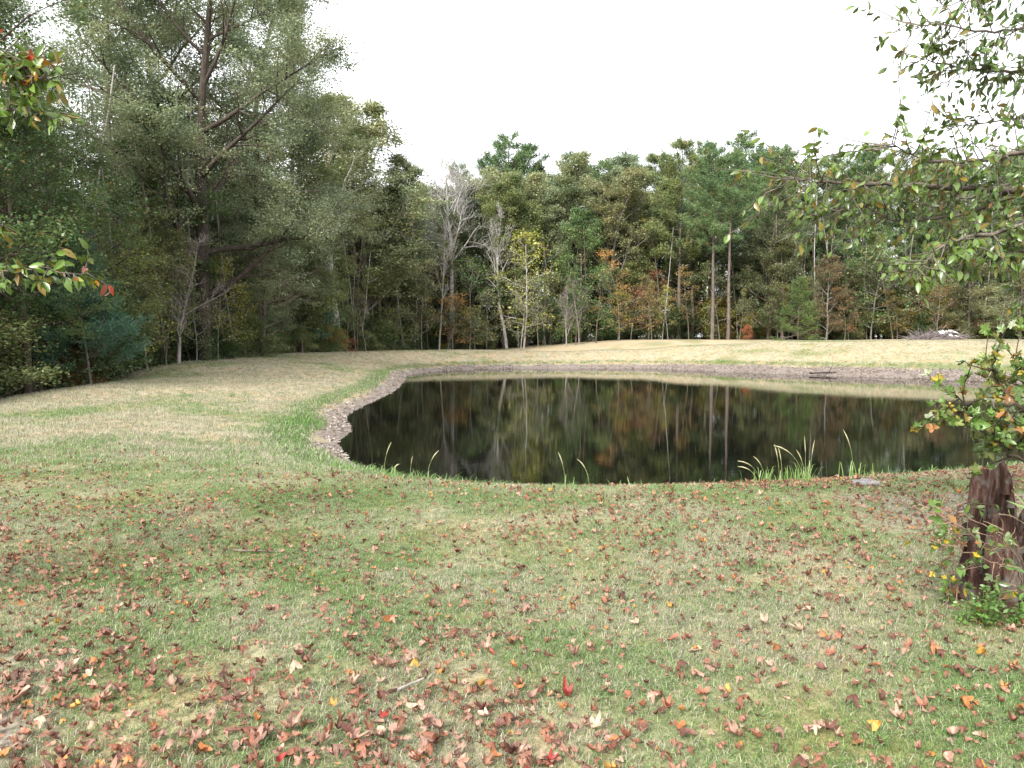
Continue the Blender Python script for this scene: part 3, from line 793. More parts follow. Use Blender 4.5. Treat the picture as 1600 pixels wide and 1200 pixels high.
# ------------------------------------------------------------------ leaf shapes for the near foliage and the litter
def leaf_shape(kind, L=1.0, fold=.15, curl=.2, seed=0):
    rng = np.random.RandomState(seed)
    if kind == 'oak':
        t = np.array([0, .18, .45, .75, 1.0]); w = np.array([.03, .17, .23, .15, 0])
        mid = np.stack([0 * t, t, -curl * t ** 2], 1)
        l = np.stack([-w, t, -curl * t ** 2 + fold * w], 1); r = np.stack([w, t, -curl * t ** 2 + fold * w], 1)
        V = np.vstack([mid, l[:4], r[:4]]); F = []
        for i in range(4):
            F.append((i, i + 1, 5 + i + 1 if i < 3 else 4, 5 + i)); F.append((i + 1, i, 9 + i, 9 + i + 1 if i < 3 else 4))
        quads = [f for f in F if len(set(f)) == 4]; tris = [tuple(dict.fromkeys(f)) for f in F if len(set(f)) == 3]
        Vv = V * L
        return Vv, [np.array(quads)] + ([np.array(tris)] if tris else [])
    lobes = {'star': 5, 'maple': 3, 'oval': 1}[kind]
    pts = []
    if kind == 'oval':
        for k in range(12):
            a = 2 * PI * k / 12
            pts.append((math.sin(a) * .27 * (1 + .12 * rng.randn()), .5 - math.cos(a) * .5))
    else:
        angs = np.linspace(-125, 125, lobes) if lobes == 5 else np.array([-58, 0, 58])
        ln = (.42, .55, .62, .55, .42) if lobes == 5 else (.5, .62, .5)
        c0 = (0, .38)
        pts.append((0.02, 0.12)); 
        for i in range(lobes):
            a = math.radians(angs[i]); 
            q = ln[i] * rng.uniform(.88, 1.1)
            for da, rr_ in ((-21, .70), (-7, .9), (0, 1.0), (8, .88), (20, .72)):
                b_ = a + math.radians(da); pts.append((c0[0] + math.sin(b_) * q * rr_, c0[1] + math.cos(b_) * q * rr_))
            if i < lobes - 1:
                m = math.radians((angs[i] + angs[i + 1]) / 2); pts.append((c0[0] + math.sin(m) * .29, c0[1] + math.cos(m) * .29))
        pts.append((-0.0, 0.13))
    P = np.array(pts); c = np.array([0, .42])
    V = np.vstack([[c], P, P * .5 + c * .5])
    n = len(P)
    rel = V - c
    r2 = (rel ** 2).sum(1); ax = rng.rand() * 6.28
    u = rel @ np.array([math.cos(ax), math.sin(ax)])
    z = curl * (u ** 2) * 3 + fold * np.abs(rel[:, 0]) + rng.normal(0, .035, len(V)) * (r2 > .01) + curl * .6 * r2
    V = np.column_stack([rel, z]) * L
    F3 = np.array([(0, 1 + n + i, 1 + n + (i + 1) % n) for i in range(n)])
    F4 = np.array([(1 + n + i, 1 + i, 1 + (i + 1) % n, 1 + n + (i + 1) % n) for i in range(n)])
    return V, [F3, F4]

def frames(A, Nn):
    """rotation matrices with local y = A, local z ~ Nn"""
    A = A / np.linalg.norm(A, axis=1, keepdims=True)
    X = np.cross(A, Nn); X /= np.linalg.norm(X, axis=1, keepdims=True) + 1e-9
    Z = np.cross(X, A)
    return np.stack([X, A, Z], -1)
def place_many(shape, P, R, S):
    V0, Fs = shape
    n = len(P); m = len(V0)
    V = np.einsum('nij,mj->nmi', R * S[:, None, None], V0) + P[:, None]
    return V.reshape(-1, 3), [(f[None] + (np.arange(n) * m)[:, None, None]).reshape(-1, f.shape[1]) for f in Fs]

m_oakleaf = leaf_material("oak_leaf", .25, .32, .5, var=.4)

class Bough:
    """twigs and leaves growing from given limbs of a foreground tree"""
    def __init__(s, seed): s.T = Tree(seed); s.P = []; s.A = []
    def limb(s, pts, r0, r1, twigs, tl, leaves, droop=.6, tstart=.1):
        rng = s.T.rng
        pts = np.array(pts, float)
        # smooth
        q = np.linspace(0, len(pts) - 1, len(pts) * 5)
        i0 = np.clip(q.astype(int), 0, len(pts) - 2); f = (q - i0)[:, None]
        P0 = pts[np.clip(i0 - 1, 0, None)]; P1 = pts[i0]; P2 = pts[i0 + 1]; P3 = pts[np.clip(i0 + 2, None, len(pts) - 1)]
        C = .5 * (2 * P1 + (P2 - P0) * f + (2 * P0 - 5 * P1 + 4 * P2 - P3) * f ** 2 + (3 * P1 - P0 - 3 * P2 + P3) * f ** 3)
        C += rng.normal(0, .006, C.shape)
        main = (C, np.linspace(r0, r1, len(C)))
        n = len(C) - 1
        for j in range(twigs):
            t = tstart + (1 - tstart) * ((j + rng.rand()) / twigs) ** 1.35
            k = min(t * n, n - .01); i = int(k)
            p = C[i] + (C[i + 1] - C[i]) * (k - i); d = nrm(C[i + 1] - C[i])
            dd = nrm(d * rng.uniform(.4, 1) + perp(d, rng.rand() * 6.28) * 1.0 + np.array([0, 0, -.05]))
            L = tl * rng.uniform(.4, 1.2)
            tp, _ = s.T.line(p, dd, L, .0045, .002, 5, .16, -.02)
            for m in range(leaves):
                kk = (.15 + .85 * rng.rand()) * 4.99; ii = int(kk)
                pp = tp[ii] + (tp[ii + 1] - tp[ii]) * (kk - ii)
                a = nrm(nrm(tp[ii + 1] - tp[ii]) * .6 + rng.normal(0, .5, 3) + np.array([0, 0, -droop]))
                s.P.append(pp); s.A.append(a)
        return main

def build_bough(e, B, limbs, size, cols, shape_keys, barkc, nparts, prefix='oak'):
    rng = B.T.rng
    for (C, R) in limbs:
        t = Tree(1); t.lines = [(C, R)]; V, F = t.wood(); mobj('limb', mesh_np('limb', V, F, m_bark, None, True), e, barkc)
    V, F = B.T.wood(sides=(5, 5, 4, 3)); tag(mobj('twigs', mesh_np('twigs', V, F, m_bark, None, True), e, barkc), kind='stuff')
    P = np.array(B.P); A = np.array(B.A)
    Nn = rng.normal(0, 1, P.shape) + np.array([0, -.3, .5])
    R = frames(A, Nn); S = rng.uniform(.65, 1.25, len(P)) * size
    # the leaves that show largest first
    inview = (np.abs(P[:, 0] / np.maximum(P[:, 1], .1)) < .69) & (P[:, 1] > .5)
    key = np.where(inview, S / P[:, 1], 0)
    order = np.argsort(-key)
    first = order[:nparts]; rest = order[nparts:]
    meshes = []
    for i, k in enumerate(shape_keys):
        V0, Fs = leaf_shape(k, 1.0, (.35, .1, .5)[i % 3], (.25, .1, .45)[i % 3], seed=i)
        V0 = V0 - np.array([0, V0[:, 1].min(), 0])
        n_ = sum(len(f) for f in Fs)
        meshes.append(((V0, Fs), mesh_np('leaf', V0, Fs, m_oakleaf, {'rnd': ('POINT', np.full(len(V0), .5)), 'turn': ('POINT', np.zeros(len(V0)))}, True)))
    w = np.array([c[1] for c in cols]); w = w / w.sum()
    for i in first:
        o = mobj('leaf', meshes[rng.randint(len(meshes))][1], e, tuple(np.array(cols[rng.choice(len(cols), p=w)][0]) * rng.uniform(.7, 1.3)))
        M = Matrix([[*(R[i][r] * S[i]), P[i][r]] for r in range(3)] + [[0, 0, 0, 1]])
        o.matrix_local = M
    if len(rest):
        V, Fs = place_many(meshes[0][0], P[rest], R[rest], S[rest])
        nv = len(meshes[0][0][0])
        rn = np.repeat(rng.rand(len(rest)), nv); tn = np.repeat(np.where(rng.rand(len(rest)) < .2, rng.uniform(.3, 1, len(rest)), 0), nv)
        me = mesh_np('foliage', V, Fs, m_oakleaf, {'rnd': ('POINT', rn), 'turn': ('POINT', tn)}, True)
        tag(mobj('foliage', me, e, cols[0][0]), kind='stuff')

# ---- oak overhanging from the right
OAK = (.10, .155, .035)
e = empty('oak_tree', (6.6, 5.4, tz(6.6, 5.4)))
base = np.array(e.location)
tag(e, 'oak hanging leafy branches in from the right above the pond', 'tree')
T = Tree(3); T.line(np.zeros(3) - np.array([0, 0, .3]), np.array([-.05, 0, 1]), 8.5, .26, .12, 10, .03, .02); V, F = T.wood(sides=(14, 8, 5, 3))
mobj('trunk', mesh_np('trunk', V, F, m_bark, None, True), e, BROWN)
def q(*pp): return [pt(a, b_, D) - base for a, b_, D in pp]
B = Bough(8)
limbs = [
  B.limb([np.array([-.15, 0, 2.0])] + q((1800, 290, 5.2), (1600, 298, 5.0), (1480, 291, 4.9), (1370, 290, 4.8), (1290, 284, 4.7), (1236, 280, 4.6)), .034, .003, 87, .45, 8, .55, .28),
  B.limb([np.array([-.15, 0, 2.1])] + q((1800, 250, 5.0), (1640, 232, 4.8), (1540, 250, 4.7), (1450, 250, 4.6), (1390, 225, 4.5)), .028, .003, 73, .42, 8, .6, .3),
  B.limb([np.array([-.15, 0, 1.9])] + q((1800, 300, 4.9), (1650, 330, 4.6), (1560, 362, 4.5), (1480, 380, 4.4), (1430, 425, 4.3)), .026, .003, 73, .34, 8, .6, .3),
  B.limb([np.array([-.15, 0, 1.9])] + q((1800, 330, 5.2), (1640, 300, 5.0), (1500, 335, 4.9), (1400, 345, 4.9), (1340, 322, 4.8), (1266, 352, 4.7)), .02, .003, 56, .32, 7, .6, .3),
  B.limb([np.array([-.15, 0, 2.0])] + q((1800, 250, 5.6), (1640, 270, 5.4), (1540, 300, 5.4), (1450, 320, 5.4), (1400, 300, 5.4)), .02, .003, 65, .42, 8, .6, .3),
  B.limb([np.array([-.15, 0, 3.5])] + q((1800, 90, 5.6), (1640, 110, 5.4), (1560, 112, 5.3), (1500, 105, 5.2), (1440, 92, 5.1)), .022, .003, 65, .34, 7, .5, .3),
  B.limb([np.array([-.15, 0, 3.8])] + q((1800, 20, 5.4), (1650, 30, 5.2), (1560, 50, 5.1), (1480, 40, 5.0), (1420, 36, 5.0)), .02, .003, 47, .36, 6, .5, .3),
  B.limb([np.array([-.15, 0, 4.0])] + q((1800, -40, 5.2), (1650, -30, 5.0), (1560, -10, 4.9), (1500, 0, 4.9)), .02, .003, 47, .36, 7, .5, .3),
  B.limb([np.array([-.15, 0, 3.0])] + q((1800, 150, 5.8), (1640, 175, 5.6), (1560, 190, 5.5), (1480, 200, 5.5)), .016, .003, 30, .3, 6, .6, .3),
  B.limb([np.array([-.15, 0, 1.8])] + q((1800, 360, 4.8), (1650, 380, 4.6), (1570, 395, 4.5), (1500, 400, 4.5), (1450, 410, 4.4)), .014, .003, 60, .26, 7, .6, .3),
  B.limb([np.array([-.15, 0, 1.8])] + q((1800, 300, 5.8), (1650, 330, 5.7), (1560, 340, 5.6), (1480, 350, 5.6)), .014, .003, 60, .34, 7, .6, .3),
  B.limb([np.array([-.15, 0, 1.7])] + q((1800, 420, 5.0), (1650, 440, 4.8), (1590, 465, 4.7)), .012, .003, 21, .18, 6, .5, .5),
]
build_bough(e, B, limbs, .057, [(OAK, .55), ((.13, .15, .035), .2), ((.38, .26, .03), .11), ((.30, .14, .05), .07), ((.16, .15, .11), .10)], ('oak', 'oak', 'oak'), (.13, .11, .09), 300)

# ---- branches from a second tree at the left edge
e = empty('oak_tree', (-4.3, 3.3, tz(-4.3, 3.3)))
base = np.array(e.location)
tag(e, 'leafy branch tips with orange and red leaves at the left edge', 'tree')
T = Tree(4); T.line(np.zeros(3) - np.array([0, 0, .3]), np.array([.02, 0, 1]), 7, .2, .1, 10, .03, .02); V, F = T.wood(sides=(14, 8, 5, 3))
mobj('trunk', mesh_np('trunk', V, F, m_bark, None, True), e, BROWN)
B = Bough(18)
limbs = [
  B.limb([np.array([.1, 0, 2.0])] + q((-140, 60, 3.6), (-40, 75, 3.6), (30, 95, 3.6), (55, 100, 3.6)), .014, .003, 24, .14, 7, .5, .5),
  B.limb([np.array([.1, 0, 1.9])] + q((-140, 120, 3.6), (-20, 105, 3.6), (40, 120, 3.6), (95, 125, 3.6)), .012, .002, 18, .12, 6, .5, .5),
  B.limb([np.array([.1, 0, 1.8])] + q((-140, 180, 3.7), (-20, 175, 3.7), (50, 172, 3.6), (105, 180, 3.6)), .010, .002, 16, .11, 6, .5, .5),
  B.limb([np.array([.1, 0, 1.2])] + q((-140, 420, 3.5), (-20, 425, 3.5), (60, 420, 3.4), (150, 432, 3.4)), .010, .002, 22, .11, 6, .4, .45),
  B.limb([np.array([.1, 0, 1.5])] + q((-140, 340, 3.5), (-40, 345, 3.5), (5, 350, 3.5)), .010, .002, 7, .09, 5, .4, .7),
]
build_bough(e, B, limbs, .056, [((.09, .15, .025), .6), ((.16, .19, .03), .15), ((.42, .20, .02), .12), ((.40, .07, .03), .08), ((.2, .06, .04), .05)], ('oak', 'maple', 'oak'), (.13, .11, .09), 170)

# ---- sapling with lobed leaves at the right
bx, by = 3.0, 3.75
e = empty('sweetgum_sapling', (bx, by, tz(bx, by)))
base = np.array(e.location)
tag(e, 'sapling with green and yellow star shaped leaves leaning in above the stump', 'shrub')
B = Bough(28)
limbs = [
  B.limb([np.array([0, 0, -.1]), np.array([-.03, 0, .45])] + q((1700, 775, 3.75), (1600, 722, 3.7), (1560, 690, 3.7), (1525, 655, 3.7), (1508, 634, 3.7), (1492, 612, 3.7)), .014, .003, 24, .22, 5, .2, .45),
  B.limb([np.array([0, 0, .4])] + q((1700, 740, 3.6), (1640, 680, 3.6), (1590, 630, 3.6), (1560, 600, 3.6), (1547, 565, 3.6)), .009, .002, 26, .20, 5, .2, .4),
  B.limb([np.array([0, 0, .5])] + q((1700, 700, 3.8), (1640, 640, 3.8), (1600, 600, 3.8), (1585, 560, 3.8)), .009, .002, 22, .20, 5, .2, .4),
  B.limb([np.array([0, 0, .5])] + q((1700, 720, 3.8), (1640, 690, 3.8), (1590, 665, 3.8), (1540, 668, 3.8)), .009, .002, 22, .20, 5, .2, .4),
  B.limb(q((1545, 675, 3.7), (1500, 655, 3.7), (1468, 645, 3.7)), .004, .002, 3, .1, 3, .2, .5),
]
build_bough(e, B, limbs, .060, [((.08, .14, .03), .48), ((.14, .17, .05), .25), ((.34, .27, .04), .09), ((.24, .12, .05), .05), ((.22, .26, .17), .13)], ('star', 'star', 'maple'), (.07, .05, .04), 260)

e = empty('stump_shrub', (2.55, 4.35, tz(2.55, 4.35)))
base = np.array(e.location)
tag(e, 'straggly thin twigged shrub with a few leaves growing beside the stump', 'shrub')
B = Bough(38)
limbs = [
  B.limb([np.array([.35, -.1, 0.05])] + q((1590, 895, 4.1), (1560, 880, 4.0), (1500, 860, 4.0), (1450, 845, 4.0), (1425, 842, 4.0)), .006, .002, 6, .1, 1, .2, .3),
  B.limb([np.array([.35, -.1, 0.05])] + q((1598, 872, 3.9), (1570, 840, 3.9), (1520, 812, 3.9), (1480, 790, 3.9)), .005, .002, 5, .12, 1, .2, .3),
  B.limb([np.array([.2, -.05, 0.0])] + q((1590, 870, 4.0), (1540, 850, 4.0), (1510, 830, 4.0), (1470, 805, 4.0), (1450, 790, 4.0)), .005, .002, 10, .16, 3, .2, .3),
  B.limb([np.array([0, 0, 0.0])] + q((1500, 880, 4.3), (1505, 840, 4.3), (1495, 800, 4.3), (1515, 780, 4.3)), .005, .002, 14, .16, 3, .2, .1),
  B.limb([np.array([-.05, 0, 0.0])] + q((1490, 890, 4.4), (1475, 860, 4.4), (1470, 830, 4.4)), .004, .002, 14, .14, 4, .2, .1),
  B.limb([np.array([.15, -.2, 0.0])] + q((1560, 900, 3.9), (1570, 860, 3.9), (1560, 800, 3.9)), .004, .002, 12, .13, 3, .2, .1),
]
build_bough(e, B, limbs, .055, [((.09, .16, .035), .5), ((.17, .21, .10), .25), ((.42, .32, .03), .12), ((.3, .15, .05), .1)], ('oak', 'maple', 'star'), (.22, .15, .11), 150)

# ------------------------------------------------------------------ broken stump
m_rot, N, L, out = mat_new("rotten_wood")
tc = N.new("ShaderNodeTexCoord")
mp = N.new("ShaderNodeMapping"); mp.inputs['Scale'].default_value = (16, 16, 3.0); L.new(tc.outputs['Object'], mp.inputs['Vector'])
n1 = noise(N, L, 1.2, 8, mp.outputs[0], .75); n2 = noise(N, L, 9, 4, tc.outputs['Object'])
rp = ramp(N, [(.34, (.012, .007, .006)), (.47, (.055, .028, .022)), (.58, (.13, .075, .058)), (.72, (.30, .25, .21))]); L.new(n1.outputs[0], rp.inputs[0])
mo = ramp(N, [(.52, (0, 0, 0)), (.62, (1, 1, 1))]); L.new(n2.outputs[0], mo.inputs[0])
c = mixc(N, L, mo.outputs[0], rp.outputs[0], (.19, .18, .155))
mm = N.new("ShaderNodeMix"); mm.data_type = 'RGBA'; mm.inputs[0].default_value = .6; L.new(rp.outputs[0], mm.inputs[6]); L.new(c, mm.inputs[7])
p = principled(N, L, out, mm.outputs[2], .9, .15)
b = N.new("ShaderNodeBump"); b.inputs['Strength'].default_value = 1; b.inputs['Distance'].default_value = .03; L.new(n1.outputs[0], b.inputs['Height']); L.new(b.outputs[0], p.inputs['Normal'])
sx, sy = 3.03, 4.50
e = empty('tree_stump', (sx, sy, tz(sx, sy) - .03))
tag(e, 'rotten reddish brown broken tree stump with a jagged spire at the right edge', 'stump')
na, nh = 72, 30
rg = np.random.RandomState(2)
V = []
th = np.arange(na) * 2 * PI / na
rid = .03 * np.sin(th * 7 + 1) + .022 * np.sin(th * 12 + 2.5) + .02 * np.sin(th * 19) + rg.normal(0, .006, na)
# height by direction: spire at the left (-x) side, broken low towards the right
left = -np.cos(th)
top = .50 + .37 * np.exp(-((np.angle(np.exp(1j * (th - PI * 1.10)))) / .50) ** 6) + .12 * np.exp(-((np.angle(np.exp(1j * (th - PI * 1.45)))) / .5) ** 2) + .04 * np.sin(th * 9) + rg.normal(0, .02, na)
for lay in (1.0, .60):
    for j in range(nh + 1):
        t = j / nh
        z = t * top
        flare = .03 * math.exp(-t * 7)
        r = (.285 + flare - .03 * t + rid * (1 - .35 * t)) * (lay if lay == 1 else .62 + .2 * t)
        r = r + .018 * np.sin(th * 5 + t * 6) + .012 * np.sin(th * 23 + t * 3) + .012 * vnoise(th * 6, t * np.ones(na) * 9, 1, 4)
        inward = 0
        V.append(np.stack([(r - inward) * np.cos(th), (r - inward) * np.sin(th), np.full(na, 0) + z], 1))
V = np.vstack(V); F = []
half = (nh + 1) * na
for lay in (0, 1):
    for j in range(nh):
        for i in range(na):
            a = lay * half + j * na + i; b_ = lay * half + j * na + (i + 1) % na
            F.append((a, b_, b_ + na, a + na) if lay == 0 else (b_, a, a + na, b_ + na))
for i in range(na):
    a = nh * na + i; b_ = nh * na + (i + 1) % na
    F.append((a, b_, b_ + half, a + half))
    a = half + 8 * na
F.append
me = mesh_np('stump_shell', V, np.array(F), m_rot, None, True)
mobj('stump_shell', me, e)
# crumbled heartwood inside
ii = np.arange(na)
V2 = [[0, 0, .34]] + [[.05 * math.cos(a), .05 * math.sin(a), .36] for a in th[::6]] + [[.24 * math.cos(a), .24 * math.sin(a), .25 + .06 * rg.rand()] for a in th[::6]]
n6 = len(th[::6])
F2 = [(1 + i, 1 + (i + 1) % n6, 1 + n6 + (i + 1) % n6, 1 + n6 + i) for i in range(n6)]
mobj('heartwood', mesh_np('heartwood', np.array(V2), [np.array(F2), np.array([(0, 1 + i, 1 + (i + 1) % n6) for i in range(n6)])], m_rot, None, True), e)
# splinters standing on the rim
for k in range(16):
    a = PI + rg.normal(0, 1.1); i = int((a % (2 * PI)) / (2 * PI) * na) % na
    rr_ = .27 + rid[i] * .6; z0 = top[i] - .16; hh = rg.uniform(.15, .24); w = rg.uniform(.012, .03)
    c0 = np.array([rr_ * math.cos(a), rr_ * math.sin(a), z0]); tx = np.array([-math.sin(a), math.cos(a), 0]); rx = np.array([math.cos(a), math.sin(a), 0])
    vv = [c0 + tx * w, c0 + rx * w * .7, c0 - tx * w, c0 - rx * w * .7, c0 + np.array([0, 0, hh]) + tx * rg.normal(0, .01)]
    mobj('splinter', mesh_np('splinter', np.array(vv), np.array([(0, 1, 4), (1, 2, 4), (2, 3, 4), (3, 0, 4)]), m_rot), e)

# ------------------------------------------------------------------ flat stone at the shore, log, brush pile
m_stone, N, L, out = mat_new("grey_stone")
tc = N.new("ShaderNodeTexCoord"); n1 = noise(N, L, 14, 6, tc.outputs['Object'], .7)
rp = ramp(N, [(.3, (.10, .095, .095)), (.7, (.23, .22, .22))]); L.new(n1.outputs[0], rp.inputs[0])
p = principled(N, L, out, rp.outputs[0], .9, .2); b = N.new("ShaderNodeBump"); b.inputs['Distance'].default_value = .01; L.new(n1.outputs[0], b.inputs['Height']); L.new(b.outputs[0], p.inputs['Normal'])
import bmesh
def rock(name, sx_, sy_, sz_, seed, mat):
    bm = bmesh.new(); bmesh.ops.create_icosphere(bm, subdivisions=3, radius=1)
    r_ = random.Random(seed)
    for v in bm.verts:
        n_ = 1 + .16 * math.sin(v.co.x * 3 + seed) * math.cos(v.co.y * 4) + r_.uniform(-.03, .03)
        v.co = Vector((v.co.x * sx_ * n_, v.co.y * sy_ * n_, max(-.5, min(.62, v.co.z)) * sz_ * n_))
    me = bpy.data.meshes.new(name); bm.to_mesh(me); bm.free(); me.materials.append(mat); me.shade_smooth(); return me
x, y = at(1358, 8.1), 8.1
o = mobj('flat_stone', rock('flat_stone', .15, .11, .05, 3, m_stone)); o.location = (x, y, tz(x, y) + .02)
tag(o, 'flat grey stone lying in the grass near the shore left of the stump', 'stone')

x, y = at(1290, 43.9), 43.9
e = empty('driftwood_log', (x, y, tz(x, y) + .05)); tag(e, 'dark fallen log lying on the far shore at the water edge', 'log')
T = Tree(71); T.line(np.array([-.9, 0, 0.]), np.array([1, .1, .02]), 1.5, .05, .03, 8, .07, 0)
V, F = T.wood(sides=(8, 8, 8, 8)); mobj('log', mesh_np('log', V, F, m_bark, None, True), e, (.05, .04, .035))
T = Tree(72); T.line(np.array([-.2, 0, .05]), np.array([1, 0, .15]), 1.0, .04, .015, 4, .1, 0); T.line(np.array([.2, 0, .05]), np.array([.6, .1, .5]), .5, .03, .01, 3, .1, 0)
V, F = T.wood(); mobj('branch', mesh_np('branch', V, F, m_bark, None, True), e, (.05, .04, .035))

x, y = at(1468, 62), 62.
e = empty('brush_pile', (x, y, tz(x, y)), 0, .85); tag(e, 'heap of grey brushwood with pale bleached boards on the field at the wood edge', 'brush pile')
T = Tree(73)
for i in range(420):
    a = T.rng.rand() * 6.28; rr_ = 2.1 * math.sqrt(T.rng.rand())
    h = .75 * max(0, 1 - (rr_ / 2.2) ** 2) * T.rng.rand()
    d = T.rng.normal(0, 1, 3); d[2] = abs(d[2]) * .18
    T.line(np.array([rr_ * math.cos(a) * 1.15 - .4, rr_ * math.sin(a) * .7, h + .05]), nrm(d), T.rng.uniform(.4, 1.5), .035, .01, 3, .15, 0)
for i in range(8):
    T.line(np.array([T.rng.normal(-1.6, .5), 0, .3]), nrm(np.array([T.rng.normal(-.5, .5), 0, 1.])), T.rng.uniform(.8, 1.7), .03, .008, 4, .2, 0)
V, F = T.wood(); tag(mobj('brushwood', mesh_np('brushwood', V, F, m_bark, None, True), e, (.20, .17, .165)), kind='stuff')
for i in range(9):
    bm = bmesh.new(); bmesh.ops.create_cube(bm, size=1)
    bmesh.ops.scale(bm, vec=(rg.uniform(.6, 1.3), rg.uniform(.15, .4), .05), verts=bm.verts)
    bmesh.ops.bevel(bm, geom=bm.edges[:], offset=.012, segments=1)
    me = bpy.data.meshes.new('board'); bm.to_mesh(me); bm.free(); me.materials.append(m_bark)
    o = mobj('board', me, e, (.75, .72, .70)); o.location = (rg.uniform(-.1, 1.4), rg.uniform(-.7, .2), .82 - .1 * i * rg.rand()); o.rotation_euler = (rg.normal(.4, .25), rg.normal(0, .22), rg.rand() * 3)

# ------------------------------------------------------------------ geometry-node scatter
def source(name, meshes):
    c = bpy.data.collections.new(name)
    for i, me in enumerate(meshes):
        o = bpy.data.objects.new('%s_%02d' % (name, i), me); c.objects.link(o)
    return c
def scatter(name, coll, P, rot, sc, var, attrs=None):
    me = bpy.data.meshes.new(name)
    me.vertices.add(len(P)); me.vertices.foreach_set('co', np.asarray(P, np.float32).ravel())
    def A(nm, typ, arr, field='value'):
        a = me.attributes.new(nm, typ, 'POINT'); a.data.foreach_set(field, arr)
    A('rot', 'FLOAT_VECTOR', np.asarray(rot, np.float32).ravel(), 'vector')
    A('sc', 'FLOAT', np.asarray(sc, np.float32)); A('var', 'INT', np.asarray(var, np.int32))
    for k, v in (attrs or {}).items(): A(k, 'FLOAT', np.asarray(v, np.float32))
    o = mobj(name, me)
    ng = bpy.data.node_groups.new(name, 'GeometryNodeTree')
    ng.interface.new_socket('Geometry', in_out='INPUT', socket_type='NodeSocketGeometry'); ng.interface.new_socket('Geometry', in_out='OUTPUT', socket_type='NodeSocketGeometry')
    n, l = ng.nodes, ng.links
    gi, go = n.new('NodeGroupInput'), n.new('NodeGroupOutput')
    iop = n.new('GeometryNodeInstanceOnPoints'); ci = n.new('GeometryNodeCollectionInfo')
    ci.inputs['Collection'].default_value = coll; ci.inputs['Separate Children'].default_value = True; ci.inputs['Reset Children'].default_value = True
    def na_(nm, t):
        a = n.new('GeometryNodeInputNamedAttribute'); a.data_type = t; a.inputs['Name'].default_value = nm; return a.outputs[0]
    l.new(gi.outputs[0], iop.inputs['Points']); l.new(ci.outputs[0], iop.inputs['Instance']); iop.inputs['Pick Instance'].default_value = True
    l.new(na_('var', 'INT'), iop.inputs['Instance Index']); l.new(na_('rot', 'FLOAT_VECTOR'), iop.inputs['Rotation']); l.new(na_('sc', 'FLOAT'), iop.inputs['Scale'])
    l.new(iop.outputs[0], go.inputs[0])
    md = o.modifiers.new('scatter', 'NODES'); md.node_group = ng
    return o

# grass blades
m_grass, N, L, out = mat_new("grass_blades")
ga = attr(N, "green", 'INSTANCER'); rb = attr(N, "rnd")
st = ramp(N, [(0, (.15, .13, .095)), (.5, (.35, .31, .235)), (1, (.54, .49, .39))]); L.new(rb, st.inputs[0])
gr = ramp(N, [(0, (.045, .085, .025)), (.6, (.12, .225, .055)), (.85, (.22, .34, .11)), (1, (.42, .42, .28))]); L.new(rb, gr.inputs[0])
# the blade takes straw or green by comparing its own random value with the place's greenness
r2 = attr(N, "pick")
sb = N.new("ShaderNodeMath"); sb.operation = 'SUBTRACT'; L.new(ga, sb.inputs[0]); L.new(r2, sb.inputs[1])
mr = N.new("ShaderNodeMapRange"); L.new(sb.outputs[0], mr.inputs[0]); mr.inputs[1].default_value = -.12; mr.inputs[2].default_value = .12
c = mixc(N, L, mr.outputs[0], st.outputs[0], gr.outputs[0])
p = principled(N, L, out, c, .6, .25)
t = N.new("ShaderNodeBsdfTranslucent"); L.new(c, t.inputs['Color'])
mx = N.new("ShaderNodeMixShader"); mx.inputs[0].default_value = .3
L.new(p.outputs[0], mx.inputs[1]); L.new(t.outputs[0], mx.inputs[2]); L.new(mx.outputs[0], out.inputs['Surface'])

def tuft(seed, n, h, w, rad, lean):
    r = np.random.RandomState(seed)
    V = []; F3 = []; F4 = []; rn = []; pk_ = []
    for i in range(n):
        b0 = np.array([*(r.normal(0, rad, 2)), -.01]); a = r.rand() * 6.28
        hh = h * r.uniform(.5, 1.3); d = np.array([math.cos(a), math.sin(a), 0]) * lean * hh * r.uniform(.3, 1.6)
        s_ = np.array([-math.sin(a + r.normal(0, .5)), math.cos(a), 0]); s_ = s_ / np.linalg.norm(s_) * w * r.uniform(.7, 1.3) / 2
        m = b0 + d * .35 + np.array([0, 0, hh * .6]); e_ = b0 + d + np.array([0, 0, hh * .95 - abs(lean) * hh * .25])
        k = len(V); V += [b0 - s_, b0 + s_, m + s_ * .8, m - s_ * .8, e_]
        F4.append((k, k + 1, k + 2, k + 3)); F3.append((k + 3, k + 2, k + 4))
        x_ = r.rand(); rn += [x_] * 5; x_ = r.rand(); pk_ += [x_] * 5
    return mesh_np('tuft', np.array(V), [np.array(F4), np.array(F3)], m_grass, {'rnd': ('POINT', rn), 'pick': ('POINT', pk_)})
lawn_src = source('lawn_tuft', [tuft(i, 18, .031, .0024, .022, .9) for i in range(4)] + [tuft(10 + i, 14, .042, .0026, .02, .7) for i in range(2)])
field_src = source('field_tuft', [tuft(20 + i, 18, .075, .005, .05, .8) for i in range(4)])

